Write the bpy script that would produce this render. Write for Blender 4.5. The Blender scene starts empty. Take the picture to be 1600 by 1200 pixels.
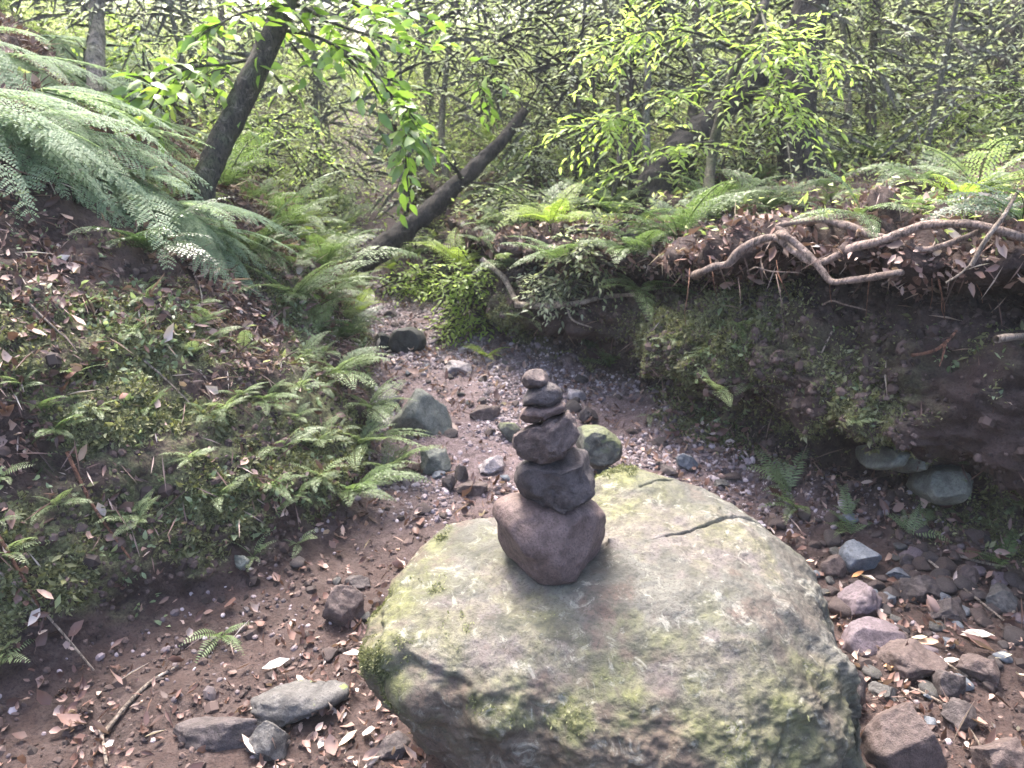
import bpy, math, random
import numpy as np
from mathutils import Vector, Matrix
from mathutils.bvhtree import BVHTree
R = math.radians
scene = bpy.context.scene
COL = scene.collection

# ------------------------------------------------------------------ camera, sky, sun, exposure
PITCH = 22.0; CAMZ = 1.6; F = 1200.0
cd = bpy.data.cameras.new('camera'); cam = bpy.data.objects.new('camera', cd); COL.objects.link(cam)
cam.location = (0, 0, CAMZ); cam.rotation_euler = (R(90 - PITCH), 0, 0)
cd.sensor_width = 36; cd.lens = 27.0; cd.clip_start = 0.05; cd.clip_end = 500; cd.dof.use_dof = True; cd.dof.focus_distance = 1.9; cd.dof.aperture_fstop = 5.6
scene.camera = cam
SUN_EL, SUN_AZ = 58.0, 340.0          # azimuth clockwise from +Y: light comes from beyond the gully, a little left
w = bpy.data.worlds.new('World'); scene.world = w; w.use_nodes = True
nt = w.node_tree; nt.nodes.clear()
wo = nt.nodes.new('ShaderNodeOutputWorld'); bg = nt.nodes.new('ShaderNodeBackground'); sk = nt.nodes.new('ShaderNodeTexSky')
sk.sky_type = 'NISHITA'; sk.sun_disc = False; sk.sun_elevation = R(SUN_EL); sk.sun_rotation = R(SUN_AZ)
sk.air_density = 0.7; sk.dust_density = 5.0; sk.ozone_density = 1.0
bg.inputs['Strength'].default_value = 0.15
nt.links.new(sk.outputs[0], bg.inputs[0]); nt.links.new(bg.outputs[0], wo.inputs[0])
sd = bpy.data.lights.new('sun', 'SUN'); sun = bpy.data.objects.new('sun', sd); COL.objects.link(sun)
sd.energy = 1.5; sd.angle = R(20); sd.color = (1.0, 0.95, 0.88)
_a = R(SUN_AZ); _e = R(SUN_EL)
sdir = Vector((math.sin(_a) * math.cos(_e), math.cos(_a) * math.cos(_e), math.sin(_e)))
sun.rotation_euler = sdir.to_track_quat('Z', 'Y').to_euler()
vs = scene.view_settings; vs.view_transform = 'Standard'; vs.look = 'None'; vs.gamma = 1; vs.exposure = 2.85
scene.render.engine = 'CYCLES'

# ------------------------------------------------------------------ numeric helpers
CP, SP = math.cos(R(PITCH)), math.sin(R(PITCH))
CF = np.array([0, CP, -SP]); CU = np.array([0, SP, CP]); CR = np.array([1.0, 0, 0]); CO = np.array([0, 0, CAMZ])
def ray(px, py): return CF + (px - 800) / F * CR + (600 - py) / F * CU
def pix_d(px, py, d): return CO + d * ray(px, py)                 # forward depth d
def pix_y(px, py, y): r = ray(px, py); return CO + r * (y / r[1])  # on the vertical plane at distance y
def pix_z(px, py, z): r = ray(px, py); return CO + r * ((z - CAMZ) / r[2])

def _h(ix, iy, iz, seed):
    n = (ix * 374761393 + iy * 668265263 + iz * 2147483647 + seed * 1274126177) & 0xffffffff
    n = ((n ^ (n >> 13)) * 1274126177) & 0xffffffff
    n = ((n ^ (n >> 16)) * 2246822519) & 0xffffffff
    return ((n ^ (n >> 15)) & 0xffffff) / float(0xffffff) * 2 - 1
def vnoise(p, seed=0):
    p = np.asarray(p, dtype=float) + 1000.0
    i = np.floor(p).astype(np.int64); f = p - i; f = f * f * f * (f * (f * 6 - 15) + 10)
    x, y, z = i[..., 0], i[..., 1], i[..., 2]; out = 0
    for dx in (0, 1):
        wx = f[..., 0] if dx else 1 - f[..., 0]
        for dy in (0, 1):
            wy = f[..., 1] if dy else 1 - f[..., 1]
            for dz in (0, 1):
                wz = f[..., 2] if dz else 1 - f[..., 2]
                out = out + wx * wy * wz * _h(x + dx, y + dy, z + dz, seed)
    return out
def fbm(p, oct=4, seed=0, gain=0.5):
    a = 1.0; s = 0; q = np.asarray(p, dtype=float).copy()
    for k in range(oct):
        s = s + a * vnoise(q, seed + k * 17); a *= gain; q = q * 2.03 + 5.1
    return s
def sstep(a, b, x): t = np.clip((x - a) / (b - a), 0, 1); return t * t * (3 - 2 * t)

# ------------------------------------------------------------------ objects
def mesh_np(name, V, Fc, mats=(), midx=None, attrs=None, smooth=True):
    me = bpy.data.meshes.new(name); V = np.ascontiguousarray(V, dtype=np.float32).reshape(-1, 3)
    Fc = np.ascontiguousarray(Fc, dtype=np.int32); k = Fc.shape[1]; n = len(Fc)
    me.vertices.add(len(V)); me.vertices.foreach_set('co', V.ravel())
    me.loops.add(n * k); me.loops.foreach_set('vertex_index', Fc.ravel())
    me.polygons.add(n); me.polygons.foreach_set('loop_start', np.arange(0, n * k, k, dtype=np.int32))
    me.polygons.foreach_set('use_smooth', np.full(n, smooth))
    for m in mats: me.materials.append(m)
    if midx is not None: me.polygons.foreach_set('material_index', np.ascontiguousarray(midx, dtype=np.int32))
    for an, av in (attrs or {}).items():
        at = me.attributes.new(an, 'FLOAT', 'POINT'); at.data.foreach_set('value', np.ascontiguousarray(av, dtype=np.float32))
    me.update(calc_edges=True)
    return me
def link(name, data, parent=None):
    o = bpy.data.objects.new(name, data); COL.objects.link(o)
    if parent is not None: o.parent = parent
    return o
def tag(o, label=None, cat=None, group=None, kind=None):
    if label: o['label'] = label
    if cat: o['category'] = cat
    if group: o['group'] = group
    if kind: o['kind'] = kind
    return o
def empty(name, loc):
    o = bpy.data.objects.new(name, None); COL.objects.link(o); o.location = loc; o.empty_display_size = 0.05; return o
class Acc:                                                       # collects triangles
    def __init__(s): s.V = []; s.F = []; s.A = []; s.M = []; s.n = 0
    def add(s, V, Fc, a=0.5, m=0):
        V = np.asarray(V, float).reshape(-1, 3); Fc = np.asarray(Fc, int)
        if Fc.shape[1] == 4: Fc = np.vstack([Fc[:, [0, 1, 2]], Fc[:, [0, 2, 3]]])
        s.V.append(V); s.F.append(Fc + s.n); s.n += len(V)
        s.A.append(np.broadcast_to(np.asarray(a, float), (len(V),)).copy()); s.M.append(np.full(len(Fc), m))
    def mesh(s, name, mats, off=(0, 0, 0)):
        return mesh_np(name, np.vstack(s.V) - np.array(off), np.vstack(s.F), mats, np.concatenate(s.M), {'rnd': np.concatenate(s.A)})
def catmull(P, n):
    P = np.asarray(P, float); m = len(P); Q = np.vstack([2 * P[0] - P[1], P, 2 * P[-1] - P[-2]]); out = []
    for i in range(m - 1):
        a, b, c, d = Q[i], Q[i + 1], Q[i + 2], Q[i + 3]
        for t in np.linspace(0, 1, n, endpoint=False):
            out.append(.5 * (2 * b + (c - a) * t + (2 * a - 5 * b + 4 * c - d) * t * t + (3 * b - a - 3 * c + d) * t ** 3))
    out.append(P[-1]); return np.array(out)
def tube(P, rad, sides=10, bump=0.0, seed=0, scale=14.0, cap=True):
    P = np.asarray(P, float); n = len(P); rad = np.broadcast_to(np.asarray(rad, float), (n,))
    T = np.gradient(P, axis=0); T /= np.linalg.norm(T, axis=1)[:, None] + 1e-9
    up = np.array([0, 0, 1.0]) if abs(T[0][2]) < .9 else np.array([1.0, 0, 0])
    N = np.cross(T[0], up); N /= np.linalg.norm(N); V = np.zeros((n, sides, 3)); an = np.linspace(0, 2 * np.pi, sides, endpoint=False)
    for i in range(n):
        N = N - T[i] * N.dot(T[i]); N /= np.linalg.norm(N); B = np.cross(T[i], N)
        V[i] = P[i] + rad[i] * (np.cos(an)[:, None] * N + np.sin(an)[:, None] * B)
    if bump:
        D = V - P[:, None, :]; V = V + D * (bump * fbm(V * np.array([scale, scale, scale * .45]), 4, seed))[..., None]
    idx = np.arange(n * sides).reshape(n, sides); a = idx[:-1]; b = idx[1:]
    Fq = np.stack([a, np.roll(a, -1, 1), np.roll(b, -1, 1), b], -1).reshape(-1, 4)
    V = V.reshape(-1, 3)
    if cap:
        V = np.vstack([V, P[-1] + T[-1] * rad[-1] * .6]); e = len(V) - 1; l = idx[-1]
        Fq = np.vstack([Fq, np.stack([l, np.roll(l, -1), np.full(sides, e), np.full(sides, e)], -1)])
    F3 = np.vstack([Fq[:, [0, 1, 2]], Fq[:, [0, 2, 3]]]); F3 = F3[(F3[:, 0] != F3[:, 1]) & (F3[:, 1] != F3[:, 2]) & (F3[:, 0] != F3[:, 2])]
    return V, F3

# leaf templates: x along the leaf, y across, z up
LEAF8 = (np.array([[0, 0, 0], [.3, 0, .03], [.66, 0, .02], [1, 0, -.1], [.28, .17, .07], [.64, .15, .05], [.28, -.17, .07], [.64, -.15, .05]], float),
         np.array([[0, 1, 4], [1, 2, 5], [1, 5, 4], [2, 3, 5], [0, 6, 1], [1, 6, 7], [1, 7, 2], [2, 7, 3]]))
LEAF4 = (np.array([[0, 0, 0], [.45, .2, .06], [1, 0, -.04], [.45, -.2, .06]], float), np.array([[0, 2, 1], [0, 3, 2]]))
DRY8 = (np.array([[0, 0, .02], [.3, 0, -.01], [.66, 0, 0], [1, 0, .1], [.28, .17, .07], [.64, .17, .13], [.28, -.19, .09], [.64, -.13, .03]], float), LEAF8[1])
def basis(xd, up):
    xd = xd / (np.linalg.norm(xd, axis=1)[:, None] + 1e-9)
    y = np.cross(up, xd); y /= np.linalg.norm(y, axis=1)[:, None] + 1e-9
    return np.stack([xd, y, np.cross(xd, y)], 1)                 # rows = local axes
def inst(tpl, pos, B, sc):
    V, Fc = tpl; n = len(pos); sc = np.asarray(sc, float)
    if sc.ndim == 1: sc = sc[:, None]
    if sc.shape[1] == 1: sc = np.repeat(sc, 3, 1)
    W = np.einsum('nkj,njc->nkc', V[None] * sc[:, None, :], B) + pos[:, None, :]
    Fo = (Fc[None] + (np.arange(n) * len(V))[:, None, None]).reshape(-1, 3)
    return W.reshape(-1, 3), Fo, len(V)

# ------------------------------------------------------------------ materials
def new_mat(name):
    m = bpy.data.materials.new(name); m.use_nodes = True; t = m.node_tree
    return m, t, t.nodes, t.links, t.nodes['Principled BSDF']
def ramp(N, L, src, stops, interp='LINEAR'):
    r = N.new('ShaderNodeValToRGB'); r.color_ramp.interpolation = interp; e = r.color_ramp.elements
    while len(e) < len(stops): e.new(0.5)
    for k, (p, c) in enumerate(stops):
        e[k].position = p; e[k].color = (*c, 1) if len(c) == 3 else c
    L.new(src, r.inputs[0]); return r.outputs[0]
def noise(N, L, co, scale, detail=6, rough=.6, dist=0.0):
    n = N.new('ShaderNodeTexNoise'); n.inputs['Scale'].default_value = scale; n.inputs['Detail'].default_value = detail
    n.inputs['Roughness'].default_value = rough; n.inputs['Distortion'].default_value = dist
    L.new(co, n.inputs['Vector']); return n.outputs['Fac']
def mix(N, L, fac, a, b):
    m = N.new('ShaderNodeMix'); m.data_type = 'RGBA'
    for s, v in ((m.inputs[0], fac), (m.inputs[6], a), (m.inputs[7], b)):
        if isinstance(v, (int, float)): s.default_value = v
        elif isinstance(v, tuple): s.default_value = (*v, 1)
        else: L.new(v, s)
    return m.outputs[2]
def mathn(N, L, op, a, b=None, clamp=False):
    m = N.new('ShaderNodeMath'); m.operation = op; m.use_clamp = clamp
    for s, v in ((m.inputs[0], a), (m.inputs[1], b)):
        if v is None: continue
        if isinstance(v, (int, float)): s.default_value = v
        else: L.new(v, s)
    return m.outputs[0]
def attr(N, n): a = N.new('ShaderNodeAttribute'); a.attribute_name = n; return a.outputs['Fac']
def bumpn(N, L, h, strength, dist, bsdf, prev=None):
    b = N.new('ShaderNodeBump'); b.inputs['Strength'].default_value = strength; b.inputs['Distance'].default_value = dist
    L.new(h, b.inputs['Height'])
    if prev is not None: L.new(prev, b.inputs['Normal'])
    if bsdf is not None: L.new(b.outputs[0], bsdf.inputs['Normal'])
    return b.outputs[0]
def leaf_mat(name, stops, trans=0.45, rough=.45, tcol=1.5, spec=.5):
    m, t, N, L, P = new_mat(name)
    c = ramp(N, L, attr(N, 'rnd'), stops)
    geo = N.new('ShaderNodeNewGeometry'); nz = noise(N, L, geo.outputs['Position'], 45, 3)
    c = mix(N, L, mathn(N, L, 'MULTIPLY', nz, .35), c, tuple(x * .55 for x in stops[len(stops) // 2][1]))
    L.new(c, P.inputs['Base Color']); P.inputs['Roughness'].default_value = rough; P.inputs['Specular IOR Level'].default_value = spec
    if trans > 0:
        tr = N.new('ShaderNodeBsdfTranslucent'); g = N.new('ShaderNodeMix'); g.data_type = 'RGBA'; g.blend_type = 'MULTIPLY'
        g.inputs[0].default_value = 1; L.new(c, g.inputs[6]); g.inputs[7].default_value = (tcol, tcol * 1.06, tcol * .72, 1)
        L.new(g.outputs[2], tr.inputs['Color'])
        mx = N.new('ShaderNodeMixShader'); mx.inputs[0].default_value = trans
        L.new(P.outputs[0], mx.inputs[1]); L.new(tr.outputs[0], mx.inputs[2]); L.new(mx.outputs[0], N['Material Output'].inputs['Surface'])
    return m
def rock_mat(name, c1, c2, c3, moss=0.0, mcol=(.16, .2, .05), scale=9, rough=.75, bump=.5):
    m, t, N, L, P = new_mat(name); tc = N.new('ShaderNodeTexCoord'); co = tc.outputs['Object']
    n1 = noise(N, L, co, scale, 8, .65, .3); n2 = noise(N, L, co, scale * 5, 6, .7); n3 = noise(N, L, co, scale * 24, 4, .6)
    c = ramp(N, L, n1, [(.3, c1), (.5, c2), (.7, c3)])
    c = mix(N, L, ramp(N, L, n2, [(.42, (0, 0, 0)), (.62, (.45, .45, .45))]), c, tuple(min(1, x * 1.5) for x in c3))
    c = mix(N, L, ramp(N, L, n3, [(.38, (.5, .5, .5)), (.5, (0, 0, 0))]), c, tuple(x * .45 for x in c1))
    if moss > 0:
        g = N.new('ShaderNodeNewGeometry'); s = N.new('ShaderNodeSeparateXYZ'); L.new(g.outputs['Normal'], s.inputs[0])
        f = mathn(N, L, 'ADD', mathn(N, L, 'MULTIPLY', s.outputs[2], .35), noise(N, L, co, scale * 1.6, 7, .7))
        f = ramp(N, L, f, [(1.0 - moss * .6, (0, 0, 0)), (min(1, 1.14 - moss * .6), (1, 1, 1))])
        mc = mix(N, L, n2, tuple(x * .5 for x in mcol), tuple(x * 1.5 for x in mcol))
        c = mix(N, L, f, c, mc)
    L.new(c, P.inputs['Base Color']); P.inputs['Roughness'].default_value = rough
    b = bumpn(N, L, n1, bump, .03, None); b = bumpn(N, L, n2, bump, .012, None, b); bumpn(N, L, n3, bump, .004, P, b)
    return m
def bark_mat(name, c1, c2, moss=.0):
    m, t, N, L, P = new_mat(name); tc = N.new('ShaderNodeTexCoord'); mp = N.new('ShaderNodeMapping'); mp.inputs['Scale'].default_value = (1, 1, .35)
    L.new(tc.outputs['Object'], mp.inputs[0]); co = mp.outputs[0]
    n1 = noise(N, L, co, 22, 8, .7, .5); n2 = noise(N, L, tc.outputs['Object'], 6, 5, .6)
    c = ramp(N, L, n1, [(.35, c1), (.65, c2)])
    c = mix(N, L, ramp(N, L, n2, [(.52 - moss * .3, (0, 0, 0)), (.75 - moss * .3, (.8, .8, .8))]), c, (.12, .14, .07) if moss > .1 else tuple(min(1, x * 1.7) for x in c2))
    n3 = noise(N, L, co, 70, 6, .7, 1.2); n4 = noise(N, L, tc.outputs['Object'], 16, 7, .75, .6)
    c = mix(N, L, ramp(N, L, n3, [(.40, (.85, .85, .85)), (.52, (0, 0, 0))]), c, tuple(x * .3 for x in c1))
    c = mix(N, L, ramp(N, L, n4, [(.57, (0, 0, 0)), (.63, (.55, .55, .55))]), c, tuple(min(1, x * 2.3 + .02) for x in c2))
    L.new(c, P.inputs['Base Color']); P.inputs['Roughness'].default_value = .85
    bb = bumpn(N, L, n1, 1, .03, None); bumpn(N, L, n3, .9, .012, P, bb); return m

MAUVE = rock_mat('mauve_stone', (.034, .022, .020), (.062, .042, .038), (.105, .076, .069), 0, scale=12)
# ------------------------------------------------------------------ terrain: the gully, lofted through cross sections
YS = np.array([-2, 1.2, 1.6, 2.05, 2.45, 2.8, 3.36, 3.52, 3.7, 4.1, 4.5, 5.4, 7, 10, 16, 30, 70], float)
LX = np.array([-2.1, -1.8, -1.30, -.90, -.66, -.56, -.62, -.64, -.66, -.72, -.8, -1.0, -1.5, -2.5, -3, -3, -3], float)
RX = np.array([2.2, 2.1, 2.05, 1.85, 1.26, 1.02, .60, .70, .56, .12, -.25, -.45, -.9, -1.6, -2, -2, -2], float)
GZ = np.array([0, 0, 0, 0, 0, .01, .03, .04, .05, .08, .12, .22, .58, .95, 1.2, 1.4, 1.6], float)
LM = np.array([1, 1, 1, 1, 1, 1, 1, 1, 1, 1, .95, .85, .5, .35, .3, .3, .3], float)
RM = np.array([1.05, 1.05, 1.05, 1.05, 1.02, 1, .80, .74, .68, .60, .55, .45, .3, .3, .3, .3, .3], float)
UC = np.array([.8, .8, .9, 1, 1.1, 1.1, .6, .7, .8, .9, .45, .1, 0, 0, 0, 0, 0], float)
ys = [-1.5]
while ys[-1] < 34:
    y = ys[-1]; ys.append(y + (.06 if y < .8 else .017 if y < 3.8 else .024 if y < 5 else .024 + (y - 5) * .028))
ys = np.array(ys)
def prof(A, y):
    k = .14 if (A is not RX or y < 3.1 or y > 4.6) else .07
    return np.interp(y, YS, A) * .5 + .25 * (np.interp(y - k, YS, A) + np.interp(y + k, YS, A))
def ctrl(y):
    lx, rx, gz, lm, rm, uc = (prof(A, y) for A in (LX, RX, GZ, LM, RM, UC))
    L = [(-24, 6), (-9, 4.2), (-3.4, 2.55), (-1.62, 1.56), (-.92, .98), (-.40, .52), (-.13, .16), (0, 0)]
    C = [(lx + dx, gz + dz * (lm if dz < 5 else 1)) for dx, dz in L]
    for k in (.22, .5, .78): C.append((lx + (rx - lx) * k, gz - .03 * math.sin(math.pi * k)))
    Rr = [(0, .0, 0), (.36, .11, 1), (.30, .27, 1), (-.02, .40, 0), (.02, .60, 0), (.24, .76, 0), (.60, .85, 1), (.58, .935, 1), (.04, 1.0, 0), (.14, 1.07, 0), (.7, 1.16, 0), (2.2, 1.42, 0), (6, 2.3, 0), (24, 6, 0)]
    for dx, dz, u in Rr:
        if u: dx = dx * uc + (1 - uc) * (dz * .15)
        C.append((rx + dx, gz + dz * (rm if dz < 3 else 1)))
    return np.array(C)
SEG = [8, 22, 50, 52, 46, 26, 16, 26, 26, 26, 26, 22, 18, 16, 22, 20, 26, 14, 30, 16, 36, 50, 30, 10]
NS = len(SEG)
C0 = np.array([ctrl(y) for y in ys])                              # (nv, nc, 2)
def loft(C):
    cols = []; us = []
    Q = np.concatenate([2 * C[:, :1] - C[:, 1:2], C, 2 * C[:, -1:] - C[:, -2:-1]], 1)
    for i in range(NS):
        a, b, c, d = Q[:, i], Q[:, i + 1], Q[:, i + 2], Q[:, i + 3]; big = i < 2 or i > NS - 3
        for t in np.linspace(0, 1, SEG[i], endpoint=False):
            cr = b + (c - b) * t if big else .5 * (2 * b + (c - a) * t + (2 * a - 5 * b + 4 * c - d) * t * t + (3 * b - a - 3 * c + d) * t ** 3)
            cols.append(cr * .75 + (b + (c - b) * t) * .25); us.append(i + t)
    cols.append(C[:, -1]); us.append(NS)
    return np.stack(cols, 1), np.array(us)
XZ, US = loft(C0)
TP = np.stack([XZ[..., 0], np.broadcast_to(ys[:, None], XZ.shape[:2]), XZ[..., 1]], -1)
def gnorm(P):
    du = np.gradient(P, axis=1); dv = np.gradient(P, axis=0); n = np.cross(du, dv)
    return n / (np.linalg.norm(n, axis=2)[..., None] + 1e-12)
UU = np.broadcast_to(US[None], XZ.shape[:2])
left = sstep(7.0, 6.3, UU); right = sstep(11.0, 11.6, UU); bed = 1 - np.maximum(left, right)
far = sstep(5, 12, TP[..., 1])
N0 = gnorm(TP)
amp = .016 * bed + .055 * left + .05 * right; amp = amp * (1 + 4 * far)
n_lo = fbm(TP * np.array([2.6, 2.6, 2.6]), 3, 3); n_mid = fbm(TP * 9, 3, 9); n_hi = fbm(TP * 34, 3, 21)
ridge = np.abs(fbm(TP * np.array([6, 6, 4]), 3, 31))
disp = amp * n_lo + (.007 * bed + .028 * left + .040 * right) * n_mid + (.004 * bed + .011 * left + .015 * right) * n_hi + right * .07 * (ridge - .35) * (1 - far) - (right + .6 * left) * .03 * sstep(.35, .75, np.abs(fbm(TP * 15, 2, 47))) * (1 - far)
TP = TP + N0 * disp[..., None]
TN = gnorm(TP)
nv, nu = TP.shape[:2]
idx = np.arange(nv * nu).reshape(nv, nu)
TF = np.stack([idx[:-1, :-1], idx[:-1, 1:], idx[1:, 1:], idx[1:, :-1]], -1).reshape(-1, 4)
# what grows or lies where (real patches of ground cover, fixed to the ground)
pn = fbm(TP * 3.1, 4, 77)
moss_l = left * sstep(3.6, 4.5, UU - np.clip(TP[..., 1] - 2.4, 0, 1.5) * .4) * sstep(6.9, 6.2, UU) * sstep(-.42, .12, pn)
moss_r = np.clip(right * sstep(16.5, 14.0, UU) * sstep(-.2, .35, pn) + right * sstep(19, 17, UU) * 1.3 * np.exp(-((TP[..., 0] - .75) / .33) ** 2 - ((TP[..., 1] - 3.25) / .35) ** 2), 0, 1)
green_far = sstep(4.6, 7.5, TP[..., 1]) * (1 - bed * .9)
terr = sstep(18.4, 19.2, UU)
litter = np.clip(.30 * left * sstep(.25, .6, fbm(TP * 3.3, 3, 6)) + left * sstep(5.0, 4.1, UU + pn * .6 - np.clip(TP[..., 1] - 2.3, 0, 1.5) * .7) * sstep(-.7, .1, fbm(TP * 1.7, 3, 5)) + terr * .8 + bed * .25, 0, 1)
mossA = np.clip(moss_l + moss_r * .8 + .9 * green_far, 0, 1)
def terrain_mat():
    m, t, N, L, P = new_mat('gully_soil'); g = N.new('ShaderNodeNewGeometry'); co = g.outputs['Position']
    n1 = noise(N, L, co, 3.5, 8, .65, .2); n2 = noise(N, L, co, 22, 8, .7); n3 = noise(N, L, co, 120, 5, .65)
    soil = ramp(N, L, n1, [(.3, (.024, .014, .012)), (.5, (.045, .027, .023)), (.72, (.078, .050, .044))])
    soil = mix(N, L, ramp(N, L, n2, [(.45, (0, 0, 0)), (.62, (.7, .7, .7))]), soil, (.078, .055, .050))
    soil = mix(N, L, ramp(N, L, n3, [(.36, (.8, .8, .8)), (.5, (0, 0, 0))]), soil, (.018, .011, .011))
    gr = ramp(N, L, n3, [(.3, (.06, .042, .044)), (.5, (.16, .118, .122)), (.68, (.30, .235, .245))])
    c = mix(N, L, mathn(N, L, 'MULTIPLY', attr(N, 'gravel'), ramp(N, L, n2, [(.35, (.3, .3, .3)), (.6, (1, 1, 1))])), soil, gr)
    ms = ramp(N, L, n3, [(.3, (.028, .031, .014)), (.5, (.10, .105, .045)), (.72, (.22, .225, .11))])
    f = mathn(N, L, 'MULTIPLY', attr(N, 'moss'), ramp(N, L, n2, [(.38, (0, 0, 0)), (.56, (1, 1, 1))]))
    c = mix(N, L, f, c, ms)
    L.new(c, P.inputs['Base Color']); P.inputs['Roughness'].default_value = .8; P.inputs['Specular IOR Level'].default_value = .3
    b = bumpn(N, L, n2, .7, .03, None); bumpn(N, L, n3, .7, .008, P, b); return m
gravel = bed * sstep(2.2, 3.2, TP[..., 1]) * .9
me = mesh_np('ground', TP, TF, [terrain_mat()], None, {'moss': mossA.ravel(), 'gravel': gravel.ravel()})
ground = tag(link('ground', me), kind='structure')
BV = BVHTree.FromPolygons([tuple(v) for v in TP.reshape(-1, 3).tolist()], TF.tolist())
def at(px, py):
    d = Vector(ray(px, py)).normalized(); loc, n, i, dist = BV.ray_cast(Vector(CO), d)
    if loc is None: return np.array(pix_d(px, py, 12.0)), np.array([0, 0, 1.0])
    if n.dot(d) > 0: n = -n
    return np.array(loc), np.array(n)
def drop(x, y):
    loc, n, i, dist = BV.ray_cast(Vector((x, y, 12)), Vector((0, 0, -1)))
    if loc is None: return np.array([x, y, 0.0]), np.array([0, 0, 1.0])
    return np.array(loc), np.array(n if n.z > 0 else -n)
def fdepth(p): return float((np.asarray(p) - CO).dot(CF))

_E1 = TP[:-1, 1:] - TP[:-1, :-1]; _E2 = TP[1:, :-1] - TP[:-1, :-1]
_AREA = np.linalg.norm(np.cross(_E1, _E2), axis=2)
def sample(rng, dens, n):
    """n points on the terrain, density weighted; dens is a (nv,nu) array"""
    Wt = (_AREA * dens[:-1, :-1]).ravel(); Wt = Wt / Wt.sum(); k = rng.choice(len(Wt), n, p=Wt)
    i, j = np.divmod(k, nu - 1); a = rng.random(n)[:, None]; b = rng.random(n)[:, None]
    return TP[i, j] + a * _E1[i, j] + b * _E2[i, j], TN[i, j], i, j
inview = ((TP[..., 1] > 1.1) & (np.abs(TP[..., 0]) < (TP[..., 1] * .95 + .9) * .72 + .2)).astype(float)

# ------------------------------------------------------------------ rocks
def ico_dirs(nth, nph):
    th = np.linspace(0, 2 * np.pi, nth, endpoint=False); ph = np.linspace(-np.pi / 2, np.pi / 2, nph)
    T, Pp = np.meshgrid(th, ph); V = np.stack([np.cos(Pp) * np.cos(T), np.cos(Pp) * np.sin(T), np.sin(Pp)], -1).reshape(-1, 3)
    I = np.arange(nth * nph).reshape(nph, nth); a = I[:-1]; b = I[1:]
    return V, np.stack([a, np.roll(a, -1, 1), np.roll(b, -1, 1), b], -1).reshape(-1, 4)
def facet(V, rng, n, lo, hi, soft=.12, only=None):
    """cut a closed blob (roughly unit size) with random planes"""
    for k in range(n):
        d = rng.normal(size=3)
        if only is not None: d[only] *= 2.2
        d /= np.linalg.norm(d); h = rng.uniform(lo, hi); s = V @ d - h
        V = V - np.where(s > 0, s * (1 - soft), 0)[:, None] * d
    return V
def link_rock(name, V, Fq, mat, origin, label, cat, group=None):
    me = mesh_np(name, V - origin, Fq, [mat]); o = link(name, me); o.location = tuple(origin); return tag(o, label, cat, group)
def outline_rock(name, pts, depth, thick, mat, label, seed=1, nf=5, cat='stone', rough=.03, res=(110, 60), zshift=0.0, group=None):
    """pts: outline in pixels; the stone stands at forward depth `depth`, as deep as `thick` metres"""
    rng = np.random.default_rng(seed); pts = np.array(pts, float); c = (pts.max(0) + pts.min(0)) / 2; s = depth / F
    q = (pts - c) * np.array([s, -s]); ang = np.arctan2(q[:, 1], q[:, 0]); rr = np.hypot(q[:, 0], q[:, 1]); o = np.argsort(ang)
    ang = np.r_[ang[o] - 2 * np.pi, ang[o], ang[o] + 2 * np.pi]; rr = np.r_[rr[o], rr[o], rr[o]]
    th = np.linspace(-np.pi, np.pi, 361); Rt = np.interp(th, ang, rr); Rt = np.convolve(np.r_[Rt[-5:], Rt, Rt[:5]], np.ones(3) / 3, 'same')[5:-5]
    V, Fq = ico_dirs(*res); V = V[:, [0, 2, 1]]                    # poles left/right hidden: put them top and bottom
    a, b, d = V[:, 0], V[:, 1], V[:, 2]; rho = np.hypot(a, b); ta = np.arctan2(b, a); Rr = np.interp(ta, th, Rt)
    m = Rr.mean() if hasattr(Rr, 'mean') else 1
    W = np.stack([rho ** .8 * np.cos(ta), rho ** .8 * np.sin(ta), np.sign(d) * np.abs(d) ** .8], -1)
    U = facet(W, rng, nf + 2, .7, .9, .06, only=2); U = facet(U, rng, nf, .93, 1.02, .2)
    nz = fbm(W * 2.2 + seed * 3.7, 6, seed, .6) - .6 * sstep(.42, .0, np.abs(fbm(W * 1.6 + seed, 3, seed + 5))) * sstep(0, .5, fbm(W * 1.3 - seed, 2, seed + 9))
    U = U * (1 + rough * 1.35 * nz)[:, None]
    P = (U[:, :1] * Rr[:, None]) * CR + (U[:, 1:2] * Rr[:, None]) * CU + U[:, 2:3] * thick * .5 * CF
    org = pix_d(c[0], c[1], depth)
    return link_rock(name, P + org, Fq, mat, org, label, cat, group)
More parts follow.
